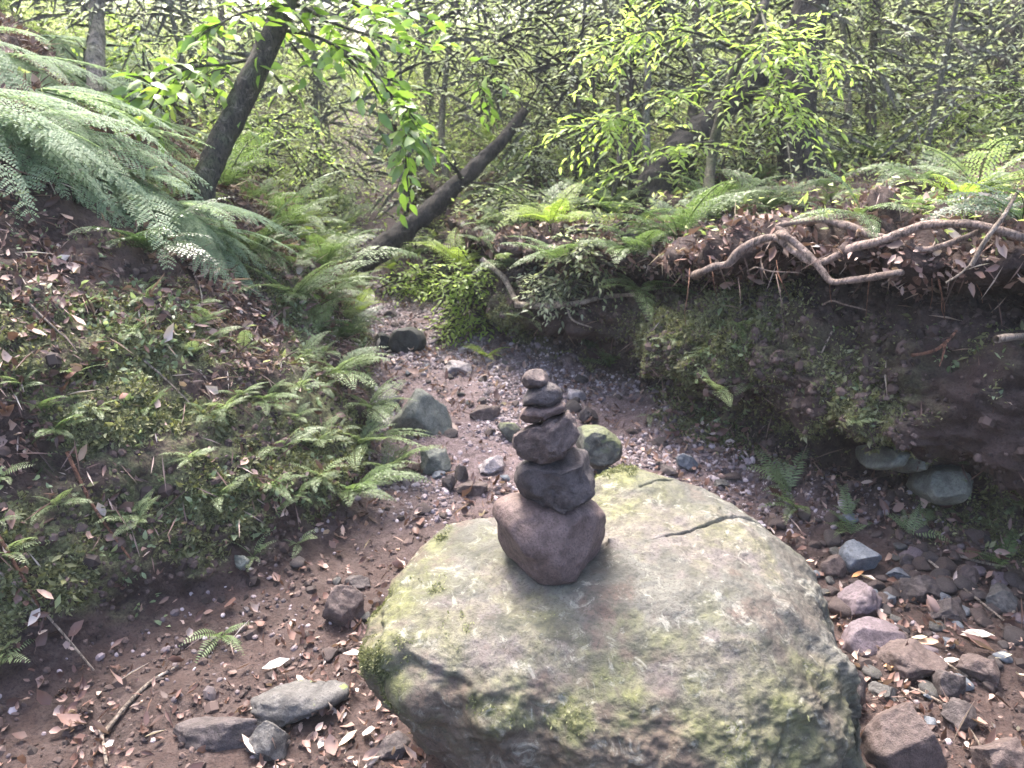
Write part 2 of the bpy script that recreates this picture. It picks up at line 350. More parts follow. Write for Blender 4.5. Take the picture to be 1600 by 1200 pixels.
def ground_rock(name, px, py, wpx, hpx, mat, label, seed=1, sink=.24, nf=16, deep=.85, yaw=None, cat='rock', group=None, lean=0, rough=.09):
    """px,py: foot of the rock as seen; wpx,hpx its visible size"""
    rng = np.random.default_rng(seed * 7 + 3); g, n = at(px, py); d = fdepth(g); s = d / F; W = wpx * s; H = hpx * s; deep = deep * min(1, .35 + hpx / wpx)
    sy = W * deep; tv = math.atan2(py - 600, F) + R(PITCH); sz = max(.24 * W, (H - .5 * sy * math.sin(tv)) / math.cos(tv))
    sz = min(sz, W * 1.3); org = g + np.array([0, sy * .42, 0]); gz = drop(org[0], org[1])[0][2]; org[2] = min(g[2] + .1, max(g[2] - .03, gz)) if gz < g[2] + .5 else g[2]
    V, Fq = ico_dirs(64, 40); V = facet(V, rng, nf, .50, .82, .03)
    V = V * (1 + rough * fbm(V * 2.3 + seed, 5, seed, .6))[:, None]
    V = V / (np.abs(V).max(0) + 1e-9)
    yw = rng.uniform(-.5, .5) if yaw is None else yaw; c_, s_ = math.cos(yw), math.sin(yw)
    V = V * np.array([W / 2, sy / 2, sz * (.5 + sink)])
    V = V + lean * V[:, 2:3] * np.array([1, 0, 0])
    V = V @ np.array([[c_, s_, 0], [-s_, c_, 0], [0, 0, 1]]); V[:, 2] += sz * (.5 - sink)
    return link_rock(name, V + org, Fq, mat, org, label, cat, group)
GREY = rock_mat('grey_stone', (.034, .031, .030), (.062, .058, .055), (.11, .103, .098), .1, scale=8)
PALE = rock_mat('pale_stone', (.12, .10, .10), (.21, .18, .18), (.32, .285, .285), .1, scale=7)
MOSSY = rock_mat('mossy_stone', (.035, .035, .03), (.065, .066, .055), (.12, .12, .10), .6, (.085, .095, .045), scale=8)
GREEN = rock_mat('green_grey_stone', (.06, .065, .052), (.105, .11, .09), (.17, .175, .145), .12, (.12, .14, .055), scale=8)
BLUE = rock_mat('blue_grey_stone', (.05, .058, .07), (.085, .095, .11), (.14, .15, .17), 0, scale=6, bump=.3)
PURPLE = rock_mat('purple_stone', (.052, .038, .043), (.095, .072, .08), (.155, .122, .135), 0, scale=6, bump=.35)
BLACK = rock_mat('black_stone', (.007, .008, .007), (.013, .014, .013), (.026, .028, .025), 0, (.03, .04, .02), scale=7)
DARK = rock_mat('dark_mauve_stone', (.022, .016, .016), (.043, .033, .032), (.085, .067, .066), 0, scale=10)
BROWN = rock_mat('brown_stone', (.050, .031, .027), (.085, .055, .048), (.125, .086, .078), 0, scale=8, bump=.35)

# the mossy boulder: a footprint seen from above times a vertical profile
def build_boulder():
    c = np.array([.235, 1.60]); ZT = .54
    foot = []                                                     # (pixel, height) of the widest outline
    for px, py, z in [(1352, 1075, .34), (1338, 965, .42), (1308, 895, .46), (1262, 842, .49), (1205, 800, .505), (1150, 772, .515), (1090, 757, .52), (1050, 750, .52), (1010, 732, .53), (980, 727, .53),
                      (945, 738, .53), (900, 765, .53), (840, 780, .53), (780, 783, .53), (720, 784, .53), (675, 795, .52), (638, 830, .50), (604, 880, .47), (586, 930, .43), (582, 985, .38), (590, 1040, .36)]:
        foot.append(pix_z(px, py, z)[:2])
    foot += [np.array(p) for p in [(-.31, 1.38), (-.23, 1.29), (-.10, 1.22), (.08, 1.15), (.30, 1.10), (.52, 1.11), (.72, 1.19), (.83, 1.30)]]
    q = np.array(foot) - c; ang = np.arctan2(q[:, 1], q[:, 0]); rr = np.hypot(q[:, 0], q[:, 1]); o = np.argsort(ang); ang = ang[o]; rr = rr[o]
    ang = np.r_[ang - 2 * np.pi, ang, ang + 2 * np.pi]; rr = np.r_[rr, rr, rr]
    nth, nph = 760, 430; th = np.linspace(-np.pi, np.pi, nth, endpoint=False)
    Rt = np.interp(th, ang, rr); k = np.hanning(17); k /= k.sum(); Rt = np.convolve(np.r_[Rt[-20:], Rt, Rt[:20]], k, 'same')[20:-20]
    s = np.linspace(0, 1, nph)                                     # 0 top centre .. 1 bottom
    sm_ = lambda a: np.convolve(np.r_[2 * a[0] - a[1:31][::-1], a, 2 * a[-1] - a[-31:-1][::-1]], np.hanning(43) / np.hanning(43).sum(), 'same')[30:-30]
    prof_r = np.interp(s, [0, .30, .45, .55, .62, .72, .85, 1], [0, .62, .88, .975, 1.0, .985, .90, .74])
    prof_r = sm_(prof_r); front = np.clip(-np.sin(th), 0, 1)                             # facing the camera
    leftf = np.clip(np.cos(th - R(-140)), 0, 1) ** 6
    S, Tt = np.meshgrid(s, th, indexing='ij')
    fr_ = np.clip(sstep(-.98, -.40, np.cos(Tt)) * sstep(.55, -.35, np.sin(Tt)) + .0, 0, 1)          # rounded dome towards the front and right
    pr2 = np.interp(s, [0, .18, .32, .45, .58, .70, .82, .92, 1], [0, .40, .62, .77, .89, .965, 1.0, .99, .95]); pr2 = sm_(pr2)[:, None]
    zz2 = np.interp(s, [0, .18, .32, .45, .58, .70, .82, .92, 1], [1.0, .985, .93, .84, .69, .50, .28, .06, -.12]); zz2 = sm_(zz2)[:, None]
    zt = ZT + .012 * np.cos(Tt); zz = np.interp(s, [0, .30, .45, .55, .62, .72, .85, 1], [1.0, .985, .93, .84, .74, .55, .22, -.12]); zz = sm_(zz)[:, None]
    RR = Rt[None, :] * (prof_r[:, None] * (1 - fr_) + pr2 * fr_)
    back = np.clip(np.sin(Tt), 0, 1)
    Z = (zz * (1 - fr_) + zz2 * fr_) * zt + back * sstep(.28, .5, S) * sstep(.62, .5, S) * .035
    RR = RR * (1 - .09 * leftf[None] * sstep(.60, .72, S) * (1 - .5 * fr_))
    X = c[0] + RR * np.cos(Tt); Y = c[1] + RR * np.sin(Tt)
    P = np.stack([X, Y, Z], -1)
    # broad top dips a little to the front and right
    top = sstep(.60, .40, S)
    P[..., 2] += top * (-.035 * sstep(1.75, 1.15, P[..., 1]) - .02 * sstep(.4, .9, P[..., 0]))
    hump = pix_z(985, 745, .54)
    P[..., 2] += .03 * np.exp(-(((P[..., 0] - hump[0]) / .12) ** 2 + ((P[..., 1] - hump[1] + .03) / .13) ** 2)) * top
    def nrm(P):
        du = np.roll(P, -1, 1) - np.roll(P, 1, 1); dv = np.gradient(P, axis=0); n = np.cross(dv, du); return n / (np.linalg.norm(n, axis=2)[..., None] + 1e-9)
    Nn = nrm(P); Nn[:3] = (0, 0, 1)
    side = sstep(.42, .62, S)
    d = .035 * fbm(P * 3.0, 3, 4) * (.5 + side) + .010 * fbm(P * 11, 4, 8) * (.45 + .9 * side) + .0035 * fbm(P * 45, 3, 12) * (.6 + side)
    d *= sstep(0, .06, S) ; 
    # chipped ledge on the left front shoulder
    led = leftf[None] * sstep(.52, .56, S) * sstep(.66, .60, S)
    d += -.03 * led * (.6 + .6 * fbm(P * 14, 3, 5))
    P = P + Nn * d[..., None]
    # the two cracks
    for line, wd, dp, st in (([(1040, 848), (1075, 838), (1110, 822), (1150, 806), (1190, 806), (1222, 822)], .0028, .010, .003), ([(998, 780), (1022, 771), (1048, 766)], .0028, .009, .002),
                             ([(795, 1010), (810, 1018), (830, 1012)], .008, .008, 0), ([(905, 845), (925, 850), (960, 838)], .005, .0, 0)):
        L = np.array([pix_z(a, b, .52)[:2] for a, b in line]); best = np.full(P.shape[:2], 9.0); sg = np.zeros(P.shape[:2])
        for a, b in zip(L[:-1], L[1:]):
            ab = b - a; t = np.clip(((P[..., :2] - a) @ ab) / ab.dot(ab), 0, 1); dd = P[..., :2] - (a + t[..., None] * ab); D = np.hypot(dd[..., 0], dd[..., 1])
            sgn = np.sign(ab[0] * dd[..., 1] - ab[1] * dd[..., 0]); m = D < best; best = np.where(m, D, best); sg = np.where(m, sgn, sg)
        wob = wd * (1 + .5 * fbm(P * 30, 2, 3))
        P[..., 2] -= top * (dp * np.exp(-(best / wob) ** 2) - st * np.where(sg > 0, 1, 0) * np.exp(-best / .05) + 0)
    I = np.arange(nth * nph).reshape(nph, nth); a = I[:-1]; b = I[1:]
    Fq = np.stack([a, b, np.roll(b, -1, 1), np.roll(a, -1, 1)], -1).reshape(-1, 4)
    # moss patches: where moss really sits on this rock
    x, y, z = P[..., 0], P[..., 1], P[..., 2]; n = fbm(P * 4.2, 5, 61, .6); n2 = fbm(P * 16, 4, 62, .6)
    lm = sstep(-.10, -.30, x + .06 * n) ; rm = sstep(.72, .92, x + .12 * n)
    fr = sstep(1.36, 1.18, y + .12 * n)
    back_h = np.exp(-(((x - hump[0]) / .14) ** 2 + ((y - hump[1]) / .14) ** 2))
    moss = np.clip(lm * 1.0 + rm * 1.0 + fr * .75 + back_h * .7 + .4 * n + .35 * n2 + .08, 0, 1)
    bare = sstep(.48, .34, z + .07 * n2 + .08 * n) * sstep(.75, .25, x + .2 * n)            # brown bare rock low on the left front
    moss = moss * (1 - .75 * bare)
    pink = np.clip(sstep(.1, .5, n + .6 * np.exp(-(((x - .5) / .3) ** 2 + ((y - 1.5) / .25) ** 2))), 0, 1)
    m, t, N, L, Pb = new_mat('boulder_stone'); g = N.new('ShaderNodeNewGeometry'); co = g.outputs['Position']
    n1 = noise(N, L, co, 7, 8, .68, .4); nb = noise(N, L, co, 30, 8, .72, .3); nc = noise(N, L, co, 150, 5, .7)
    base = ramp(N, L, n1, [(.32, (.038, .038, .03)), (.48, (.088, .086, .072)), (.6, (.14, .136, .116)), (.75, (.215, .208, .18))])
    pk = ramp(N, L, nb, [(.35, (.095, .077, .073)), (.6, (.20, .168, .162))])
    c_ = mix(N, L, mathn(N, L, 'MULTIPLY', attr(N, 'pink'), .75), base, pk)
    br = ramp(N, L, n1, [(.3, (.075, .05, .038)), (.6, (.14, .098, .078))])
    c_ = mix(N, L, attr(N, 'bare'), c_, br)
    c_ = mix(N, L, ramp(N, L, nc, [(.38, (.8, .8, .8)), (.49, (0, 0, 0))]), c_, (.045, .042, .032)); c_ = mix(N, L, .30, c_, (.035, .03, .024))
    ms = ramp(N, L, nb, [(.30, (.026, .028, .012)), (.46, (.075, .078, .028)), (.60, (.145, .146, .055)), (.78, (.24, .235, .125))])
    f = mathn(N, L, 'MULTIPLY', attr(N, 'moss'), ramp(N, L, mathn(N, L, 'ADD', mathn(N, L, 'MULTIPLY', nc, .5), mathn(N, L, 'MULTIPLY', n1, .5)), [(.34, (.25, .25, .25)), (.56, (1, 1, 1))]))
    c_ = mix(N, L, f, c_, ms)
    # pale lichen blotches
    li = noise(N, L, co, 19, 7, .75, .8)
    c_ = mix(N, L, ramp(N, L, li, [(.56, (0, 0, 0)), (.64, (.5, .5, .5))]), c_, (.30, .29, .24))
    L.new(c_, Pb.inputs['Base Color']); Pb.inputs['Roughness'].default_value = .7; Pb.inputs['Specular IOR Level'].default_value = .35
    bb = bumpn(N, L, nb, .6, .012, None); bumpn(N, L, nc, .7, .004, Pb, bb)
    org = np.array([c[0], c[1], 0.0])
    me = mesh_np('boulder', P.reshape(-1, 3) - org, Fq, [m], None, {'moss': moss.ravel(), 'bare': bare.ravel(), 'pink': pink.ravel()})
    o = link('boulder', me); o.location = tuple(org)
    tag(o, 'huge rounded boulder patched with green moss and cracked on top, carrying the stacked stones', 'boulder')
    return P, Fq, moss, Nn
BP, BF, BMOSS, BN = build_boulder()
BBV = BVHTree.FromPolygons([tuple(v) for v in BP.reshape(-1, 3).tolist()], BF.tolist())
def at_b(px, py):
    d = Vector(ray(px, py)).normalized(); loc, n, i, dist = BBV.ray_cast(Vector(CO), d)
    return None if loc is None else np.array(loc)

# the stack of six stones
hit = at_b(868, 905); D0 = fdepth(hit)
def yc(px, py): r = ray(px, py); return (hit[1] + .085) / r[1]     # forward depth of the stack's upright axis
STK = 'stones of the balanced stack'
outline_rock('stacked_stone', [(771, 800), (776, 782), (800, 772), (850, 776), (905, 768), (930, 784), (946, 812), (950, 840), (944, 862), (918, 888), (893, 908), (876, 914), (856, 911), (830, 896), (806, 880), (784, 860), (779, 832), (778, 815)],
             yc(862, 840), .25, BROWN, 'broad brown base stone of the stack, narrowing to its foot on the boulder', 11, 5, 'stacked stone', .025, group=STK)
outline_rock('stacked_stone', [(806, 750), (809, 728), (828, 718), (868, 708), (886, 698), (910, 697), (931, 702), (934, 725), (942, 742), (934, 762), (918, 780), (896, 793), (880, 797), (862, 790), (835, 782), (812, 778)],
             yc(873, 750), .23, DARK, 'dark purplish lumpy stone, second from the bottom of the stack', 23, 8, 'stacked stone', .045, group=STK)
outline_rock('stacked_stone', [(803, 680), (812, 664), (840, 656), (872, 650), (888, 640), (897, 655), (903, 675), (899, 690), (886, 702), (878, 716), (856, 724), (828, 719), (808, 710), (802, 695)],
             yc(853, 683), .18, MAUVE, 'wedge shaped brown stone with dark hollow front, third from the bottom of the stack', 35, 7, 'stacked stone', .05, group=STK)
outline_rock('stacked_stone', [(810, 650), (812, 640), (838, 634), (866, 628), (884, 630), (884, 645), (870, 651), (845, 656), (822, 660)],
             yc(848, 645), .115, BROWN, 'thin flat light brown slab in the middle of the upper stack', 41, 4, 'stacked stone', .03, (90, 40), group=STK)
outline_rock('stacked_stone', [(809, 622), (815, 611), (840, 604), (858, 598), (873, 605), (880, 622), (874, 632), (852, 638), (828, 639), (814, 633)],
             yc(845, 620), .10, DARK, 'dark lens shaped stone directly beneath the smallest top stone of the stack', 52, 5, 'stacked stone', .035, (90, 40), group=STK)
outline_rock('stacked_stone', [(815, 594), (820, 583), (834, 577), (850, 579), (860, 588), (861, 597), (850, 604), (836, 609), (824, 607)],
             yc(838, 593), .07, MAUVE, 'smallest grey stone on the very top of the stack', 63, 4, 'stacked stone', .03, (70, 40), group=STK)

# ------------------------------------------------------------------ rocks lying in the stream bed and banks
GR = ground_rock; SB = 'rocks lying in the stream bed'
outline_rock('rock', [(608, 540), (614, 520), (632, 511), (655, 516), (666, 530), (662, 548), (640, 555), (616, 552)], fdepth(at(638, 552)[0]) + .08, .24, BLACK, 'black rounded rock at the far bend of the stream', 3, 3, 'rock', .02, group=SB)
GR('rock', 596, 548, 52, 34, BLACK, 'low black rock half hidden by ferns at the far bend, left of the rounder one', 4, group=SB)
outline_rock('rock', [(608, 668), (618, 640), (640, 612), (662, 606), (684, 622), (704, 652), (703, 676), (690, 700), (664, 704), (640, 690), (614, 680)], 3.72, .26, GREEN,
             'angular green grey rock at the left edge of the stream behind the stack', 5, 4, 'rock', .03, group=SB)
GR('rock', 602, 640, 56, 26, GREY, 'flat grey rock lying behind the angular green grey rock', 6, group=SB)
GR('rock', 676, 744, 52, 42, GREEN, 'dark green grey rock in front of the large angular rock at left', 7, group=SB)
GR('rock', 701, 768, 26, 26, DARK, 'small dark rounded rock between the green rock and the boulder', 8, group=SB)
GR('rock', 741, 777, 58, 24, MAUVE, 'low dark rock just behind the back edge of the boulder', 9, group=SB)
GR('rock', 722, 752, 26, 28, DARK, 'small black pointed rock on the gravel behind the boulder', 10, group=SB)
GR('rock', 770, 744, 52, 30, PALE, 'pale pinkish rock half sunk in gravel left of the stack', 12, sink=.3, group=SB)
GR('rock', 714, 586, 46, 24, PALE, 'pale flat rock in the middle of the gravel bed', 13, sink=.25, group=SB)
GR('rock', 752, 656, 58, 28, MAUVE, 'low brown rock in the middle of the gravel, left of the stack', 14, sink=.3, group=SB)
GR('rock', 800, 690, 46, 38, MOSSY, 'dark stone with yellow mossy top poking out behind the stack at left', 15, group=SB)
outline_rock('rock', [(896, 700), (900, 672), (925, 664), (952, 674), (970, 690), (968, 712), (950, 728), (915, 726)], 3.25, .28, MOSSY,
             'mossy green block behind the right side of the stack', 16, 5, 'rock', .04, group=SB)
GR('rock', 898, 632, 40, 24, PALE, 'pale yellowish rock behind the upper part of the stack', 17, group=SB)
GR('rock', 924, 664, 44, 32, DARK, 'dark jagged rock between pale rock and mossy block behind the stack', 18, group=SB)
GR('rock', 906, 625, 22, 12, DARK, 'small dark rock beside the pale yellowish one behind the stack', 19, group=SB)
GR('rock', 1072, 738, 42, 30, BLUE, 'bluish grey rock at the foot of the right bank beyond the boulder', 20, group=SB)
GR('rock', 1046, 746, 34, 20, DARK, 'dark rock touching the bluish rock beyond the boulder', 21, group=SB)
GR('rock', 1128, 764, 30, 14, GREY, 'small light grey stone against the shadowed foot of the right bank', 22, group=SB)
GR('rock', 1351, 897, 64, 52, BLUE, 'smooth blue grey rock right of the boulder', 23, nf=7, rough=.03, group=SB)
GR('rock', 1308, 903, 46, 44, MAUVE, 'pinkish brown rock squeezed between the boulder and the blue grey rock', 24, group=SB)
GR('rock', 1352, 968, 84, 58, PURPLE, 'broad purple brown rock below the blue grey rock', 25, sink=.3, group=SB)
GR('rock', 1412, 1012, 44, 30, MAUVE, 'small brown rock right of the flat lilac rock', 225, group=SB)
GR('rock', 1456, 948, 72, 52, DARK, 'dark lumpy rock in the rubble right of the boulder', 26, group=SB)
GR('rock', 1490, 974, 56, 40, DARK, 'dark angular rock just below right of the lumpy one', 27, group=SB)
GR('rock', 1408, 906, 40, 18, BLUE, 'small flat blue grey stone right of the smooth blue grey rock', 28, group=SB)
GR('rock', 1578, 962, 72, 44, GREY, 'grey rock at the right edge of the photo by the bank foot', 29, group=SB)
GR('rock', 1376, 1024, 108, 52, PURPLE, 'flat pale lilac rock touching the right side of the boulder', 30, sink=.36, nf=8, rough=.03, group=SB)
GR('rock', 1432, 1066, 108, 62, MAUVE, 'brown mauve rock below the flat lilac rock', 31, sink=.25, group=SB)
GR('rock', 1492, 1092, 62, 48, DARK, 'dark rounded rock overhanging a black gap in the rubble', 32, group=SB)
GR('rock', 1548, 1076, 78, 46, MAUVE, 'brown rock with flat top near the right edge of the rubble', 33, group=SB)
GR('rock', 1424, 1216, 150, 112, MAUVE, 'large pinkish rock at the bottom edge right of the boulder', 34, sink=.3, nf=14, rough=.07, group=SB)
GR('rock', 1340, 1118, 50, 86, DARK, 'dark upright rock leaning on the right flank of the boulder', 35, group=SB)
GR('rock', 1512, 1150, 66, 44, DARK, 'dark rock beside the large pinkish rock', 36, group=SB)
GR('rock', 1582, 1222, 90, 70, MAUVE, 'smooth brown rock in the bottom right corner', 37, group=SB)
GR('rock', 1390, 1098, 50, 30, GREY, 'light grey stone wedged above the large pinkish rock', 38, group=SB)
GR('rock', 534, 984, 68, 62, MAUVE, 'mauve rock with flat pale top at the left side of the boulder', 39, nf=7, group=SB)
GR('rock', 556, 922, 44, 26, DARK, 'dark rock behind the mauve rock at the left side of the boulder', 40, group=SB)
GR('rock', 452, 1138, 168, 60, GREY, 'long flat grey rock with faint moss in the lower left foreground', 41, sink=.3, rough=.08, group=SB)
GR('rock', 420, 1192, 84, 60, GREY, 'grey rock at the bottom edge in front of the long flat one', 42, sink=.3, group=SB)
GR('rock', 330, 1180, 150, 50, DARK, 'flat dark rock barely rising out of the soil at lower left', 43, sink=.36, group=SB)
GR('rock', 610, 1188, 60, 36, DARK, 'dark rock tucked beneath the lower left of the boulder', 44, group=SB)
BK = 'stones set in the banks'
outline_rock('stone', [(1432, 770), (1440, 750), (1462, 732), (1490, 728), (1500, 745), (1488, 770), (1462, 790), (1442, 786)], 2.80, .30, GREEN, 'pale green squared stone jutting from the dark foot of the right bank', 51, 4, 'stone', .03, group=BK)
outline_rock('stone', [(1346, 728), (1352, 710), (1378, 698), (1400, 700), (1394, 716), (1372, 728)], 2.90, .34, GREEN, 'flat pale green stone in the right bank, left of the squared stone', 52, 3, 'stone', .02, group=BK)
outline_rock('stone', [(1394, 728), (1400, 706), (1418, 700), (1430, 712), (1424, 732), (1408, 738)], 2.90, .34, GREEN, 'dull mossy stone between the flat and the squared stone of the right bank', 53, 4, 'stone', .03, group=BK)
for i, (x, y, r_, lb) in enumerate([(376, 893, 18, 'small yellowish round stone in the foot of the left bank'), (1520, 910, 26, 'small brown stone among leaves under the right bank'), (1420, 880, 16, 'little dark stone under the right bank near the blue grey rock')]):
    GR('stone', x, y + 8, r_ * 1.6, r_ * 1.3, [GREEN, MAUVE, DARK][i], lb, 60 + i, group=BK)

# loose stones: middle sized ones are things of their own
rng = np.random.default_rng(5)
def blob_mesh(seed, mat, res=(20, 13)):
    r_ = np.random.default_rng(seed); V, Fq = ico_dirs(*res); V = facet(V, r_, 8, .5, .85, .05); V *= (1 + .06 * fbm(V * 2.2 + seed, 3, seed))[:, None]
    V *= np.array([1, r_.uniform(.65, .95), r_.uniform(.45, .7)]); return mesh_np('stone', V, Fq, [mat])
SM = [blob_mesh(100 + i, m) for i, m in enumerate([MAUVE, DARK, DARK, MAUVE, PURPLE, DARK, MAUVE, GREY, BLUE, MAUVE])]
bedR = bed * inview * sstep(1.5, 2.0, TP[..., 1]) * sstep(6, 4.5, TP[..., 1])
zoneR = bedR * (.3 + 5.0 * sstep(.9, 1.2, TP[..., 0]) * sstep(3, 2.6, TP[..., 1]) * 1.6 + .9 * sstep(2.8, 3.3, TP[..., 1]))
Pp, Nn_, _, _ = sample(rng, zoneR, 300)
for k in range(len(Pp)):
    s = float(np.clip(rng.lognormal(-3.65, .42), .012, .055)); x, y, z = Pp[k]
    if BBV.find_nearest(Vector(Pp[k]))[3] < s: continue
    o = link('loose_stone', SM[k % 10]); o.location = (x, y, z + s * .2); o.scale = (s, s, s); o.rotation_euler = (rng.uniform(-.3, .3), rng.uniform(-.3, .3), rng.uniform(0, 6.3))
    if x > .9 and y < 3: lb, g_ = 'loose cobble in the rubble between the boulder and the right bank', 'cobbles right of the boulder'
    elif y > 2.7: lb, g_ = 'loose cobble on the gravel of the stream bed beyond the boulder', 'cobbles beyond the boulder'
    else: lb, g_ = 'loose cobble on the dark soil left of the boulder', 'cobbles left of the boulder'
    tag(o, lb, 'stone', g_)
# gravel too small to count
def gravel_obj():
    rr = np.random.default_rng(9); V, Fq = ico_dirs(7, 5); Fq = np.vstack([Fq[:, [0, 1, 2]], Fq[:, [0, 2, 3]]])
    V = V * np.array([1, .8, .6]); n = 21000; gz_ = sstep(-.3, .5, fbm(TP * 2.6, 3, 88)) + .08
    d = bed * inview * (sstep(2.3, 3.4, TP[..., 1]) * 2.2 + .13) * sstep(7, 5, TP[..., 1]) * gz_ + right * inview * sstep(12, 11, UU) * .8 + left * inview * sstep(6.4, 7, UU) * .6
    P, N_, _, _ = sample(rr, d, n); x = rr.normal(size=(n, 3)); B = basis(x, N_ + .3 * rr.normal(size=(n, 3)))
    sc = np.clip(rr.lognormal(-5.0, .5, n), .003, .022); sc = sc[:, None] * rr.uniform(.7, 1.3, (n, 3))
    W, Fo, k = inst((V, Fq), P, B, sc); me = mesh_np('gravel', W, Fo, [leaf_mat('gravel_mix', [(0, (.03, .022, .024)), (.35, (.10, .076, .08)), (.7, (.23, .185, .195)), (1, (.44, .38, .39))], 0, .75)], None, {'rnd': np.repeat(rr.random(n), k)}, False)
    tag(link('gravel', me), 'mauve and grey gravel covering the stream bed', 'gravel', kind='stuff')
gravel_obj()

# ------------------------------------------------------------------ leaf litter, moss, undergrowth (ground cover)
DRYM = leaf_mat('dry_leaves', [(0, (.045, .022, .018)), (.3, (.12, .062, .05)), (.55, (.23, .135, .11)), (.8, (.42, .30, .25)), (1, (.70, .61, .54))], .18, .55, 1.0)
def litter_obj():
    rr = np.random.default_rng(21); n = 52000
    z = fbm(TP * 2.3, 3, 91); zc = sstep(-.35, .35, fbm(TP * 5, 3, 92)) + .2; near_b = sstep(2.6, 1.4, TP[..., 1])
    d = inview * (sstep(6.5, 3.5, TP[..., 1]) + .12 * sstep(12, 7, TP[..., 1])) * (litter * 1.3 + .14 + .6 * bed * near_b * sstep(-.1, .3, z)) * zc * sstep(17.5, 18.3, np.where(right > .5, UU, 30))
    d += inview * right * sstep(12.2, 11.2, UU) * 1.2 * sstep(4, 3, TP[..., 1])
    P, N_, i, j = sample(rr, d, n); x = rr.normal(size=(n, 3)); B = basis(x, N_ + .45 * rr.normal(size=(n, 3)))
    sc = np.clip(rr.lognormal(-3.35, .42, n), .014, .075)[:, None] * np.stack([rr.uniform(.55, 1.1, n), rr.uniform(.5, 1.5, n), rr.uniform(.2, 2.4, n)], 1)
    W, Fo, k = inst(DRY8, P + N_ * rr.uniform(.001, .02, n)[:, None], B, sc)
    me = mesh_np('leaf_litter', W, Fo, [DRYM], None, {'rnd': np.repeat(np.clip(rr.beta(1.4, 1.9, n) + .12 * z[i, j], 0, 1), k)})
    tag(link('leaf_litter', me), 'brown and tan dead leaves scattered over soil and banks', 'leaf litter', kind='stuff')
litter_obj()
def needle_obj():                                                 # thin dead stems and strands hanging down the left slope
    rr = np.random.default_rng(22); n = 12000
    d = inview * sstep(6.5, 4, TP[..., 1]) * (left * sstep(6.8, 5.5, UU) * (.04 + litter) + terr * .25 + .05)
    P, N_, _, _ = sample(rr, d, n); g = np.array([0, 0, -1.0]); dn = g - (N_ @ g)[:, None] * N_; x = dn + .45 * rr.normal(size=(n, 3)) + .15 * N_
    B = basis(x, N_); L = rr.uniform(.03, .14, n); sc = np.stack([L, np.full(n, .012), L * .6], 1)
    W, Fo, k = inst(LEAF4, P + N_ * .008, B, sc)
    me = mesh_np('dead_stems', W, Fo, [DRYM], None, {'rnd': np.repeat(rr.random(n) ** 1.5, k)})
    tag(link('dead_stems', me), 'thin dead stems and straw lying down the slopes', 'dead stems', kind='stuff')
needle_obj()
MOSSM = leaf_mat('moss_leaves', [(0, (.03, .033, .014)), (.35, (.11, .115, .045)), (.7, (.235, .24, .11)), (1, (.42, .42, .27))], .3, .6)
def moss_obj():
    rr = np.random.default_rng(31); n = 230000; z = fbm(TP * 5, 4, 41)
    d = inview * sstep(6.5, 3.5, TP[..., 1]) * mossA * sstep(-.5, .25, z) * (1 - bed)
    P, N_, i, j = sample(rr, d, n); B = basis(rr.normal(size=(n, 3)) + .7 * N_, N_ + .3 * rr.normal(size=(n, 3)))
    W, Fo, k = inst(LEAF4, P, B, np.clip(rr.lognormal(-4.3, .4, n), .005, .04)); me = mesh_np('moss', W, Fo, [MOSSM], None, {'rnd': np.repeat(np.clip(rr.beta(2, 3, n) + .2 * z[i, j], 0, 1), k)})
    tag(link('moss', me), 'green moss and tiny leafy liverworts carpeting the bank faces', 'moss', kind='stuff')
moss_obj()
def boulder_moss():
    rr = np.random.default_rng(33); n = 13000; a = np.linalg.norm(np.cross(BP[1:, :] - BP[:-1, :], np.roll(BP, -1, 1)[:-1] - BP[:-1]), axis=2)
    z = fbm(BP * 13, 4, 43)[:-1]; Wt = (a * np.clip(BMOSS[:-1] - .5, 0, 1) ** 1.5 * (.05 + sstep(.0, -.15, BP[:-1, :, 0]) + sstep(1.85, 1.95, BP[:-1, :, 1]) * .5) * sstep(-.1, .5, z)).ravel(); Wt /= Wt.sum(); k = rr.choice(len(Wt), n, p=Wt); i, j = np.divmod(k, BP.shape[1])
    P = BP[i, j] + rr.normal(size=(n, 3)) * .002; N_ = BN[i, j]; B = basis(rr.normal(size=(n, 3)) + .5 * N_, N_)
    W, Fo, kk = inst(LEAF4, P, B, rr.uniform(.004, .010, n)); o = bpy.data.objects['boulder']
    me = mesh_np('moss_tufts', W - np.array(o.location), Fo, [BM], None, {'rnd': np.repeat(rr.random(n), kk)})
    tag(link('moss_tufts', me, o), kind='stuff')
BM = leaf_mat('boulder_moss_leaves', [(0, (.055, .06, .022)), (.5, (.125, .135, .05)), (1, (.25, .25, .125))], .25, .7)
boulder_moss()

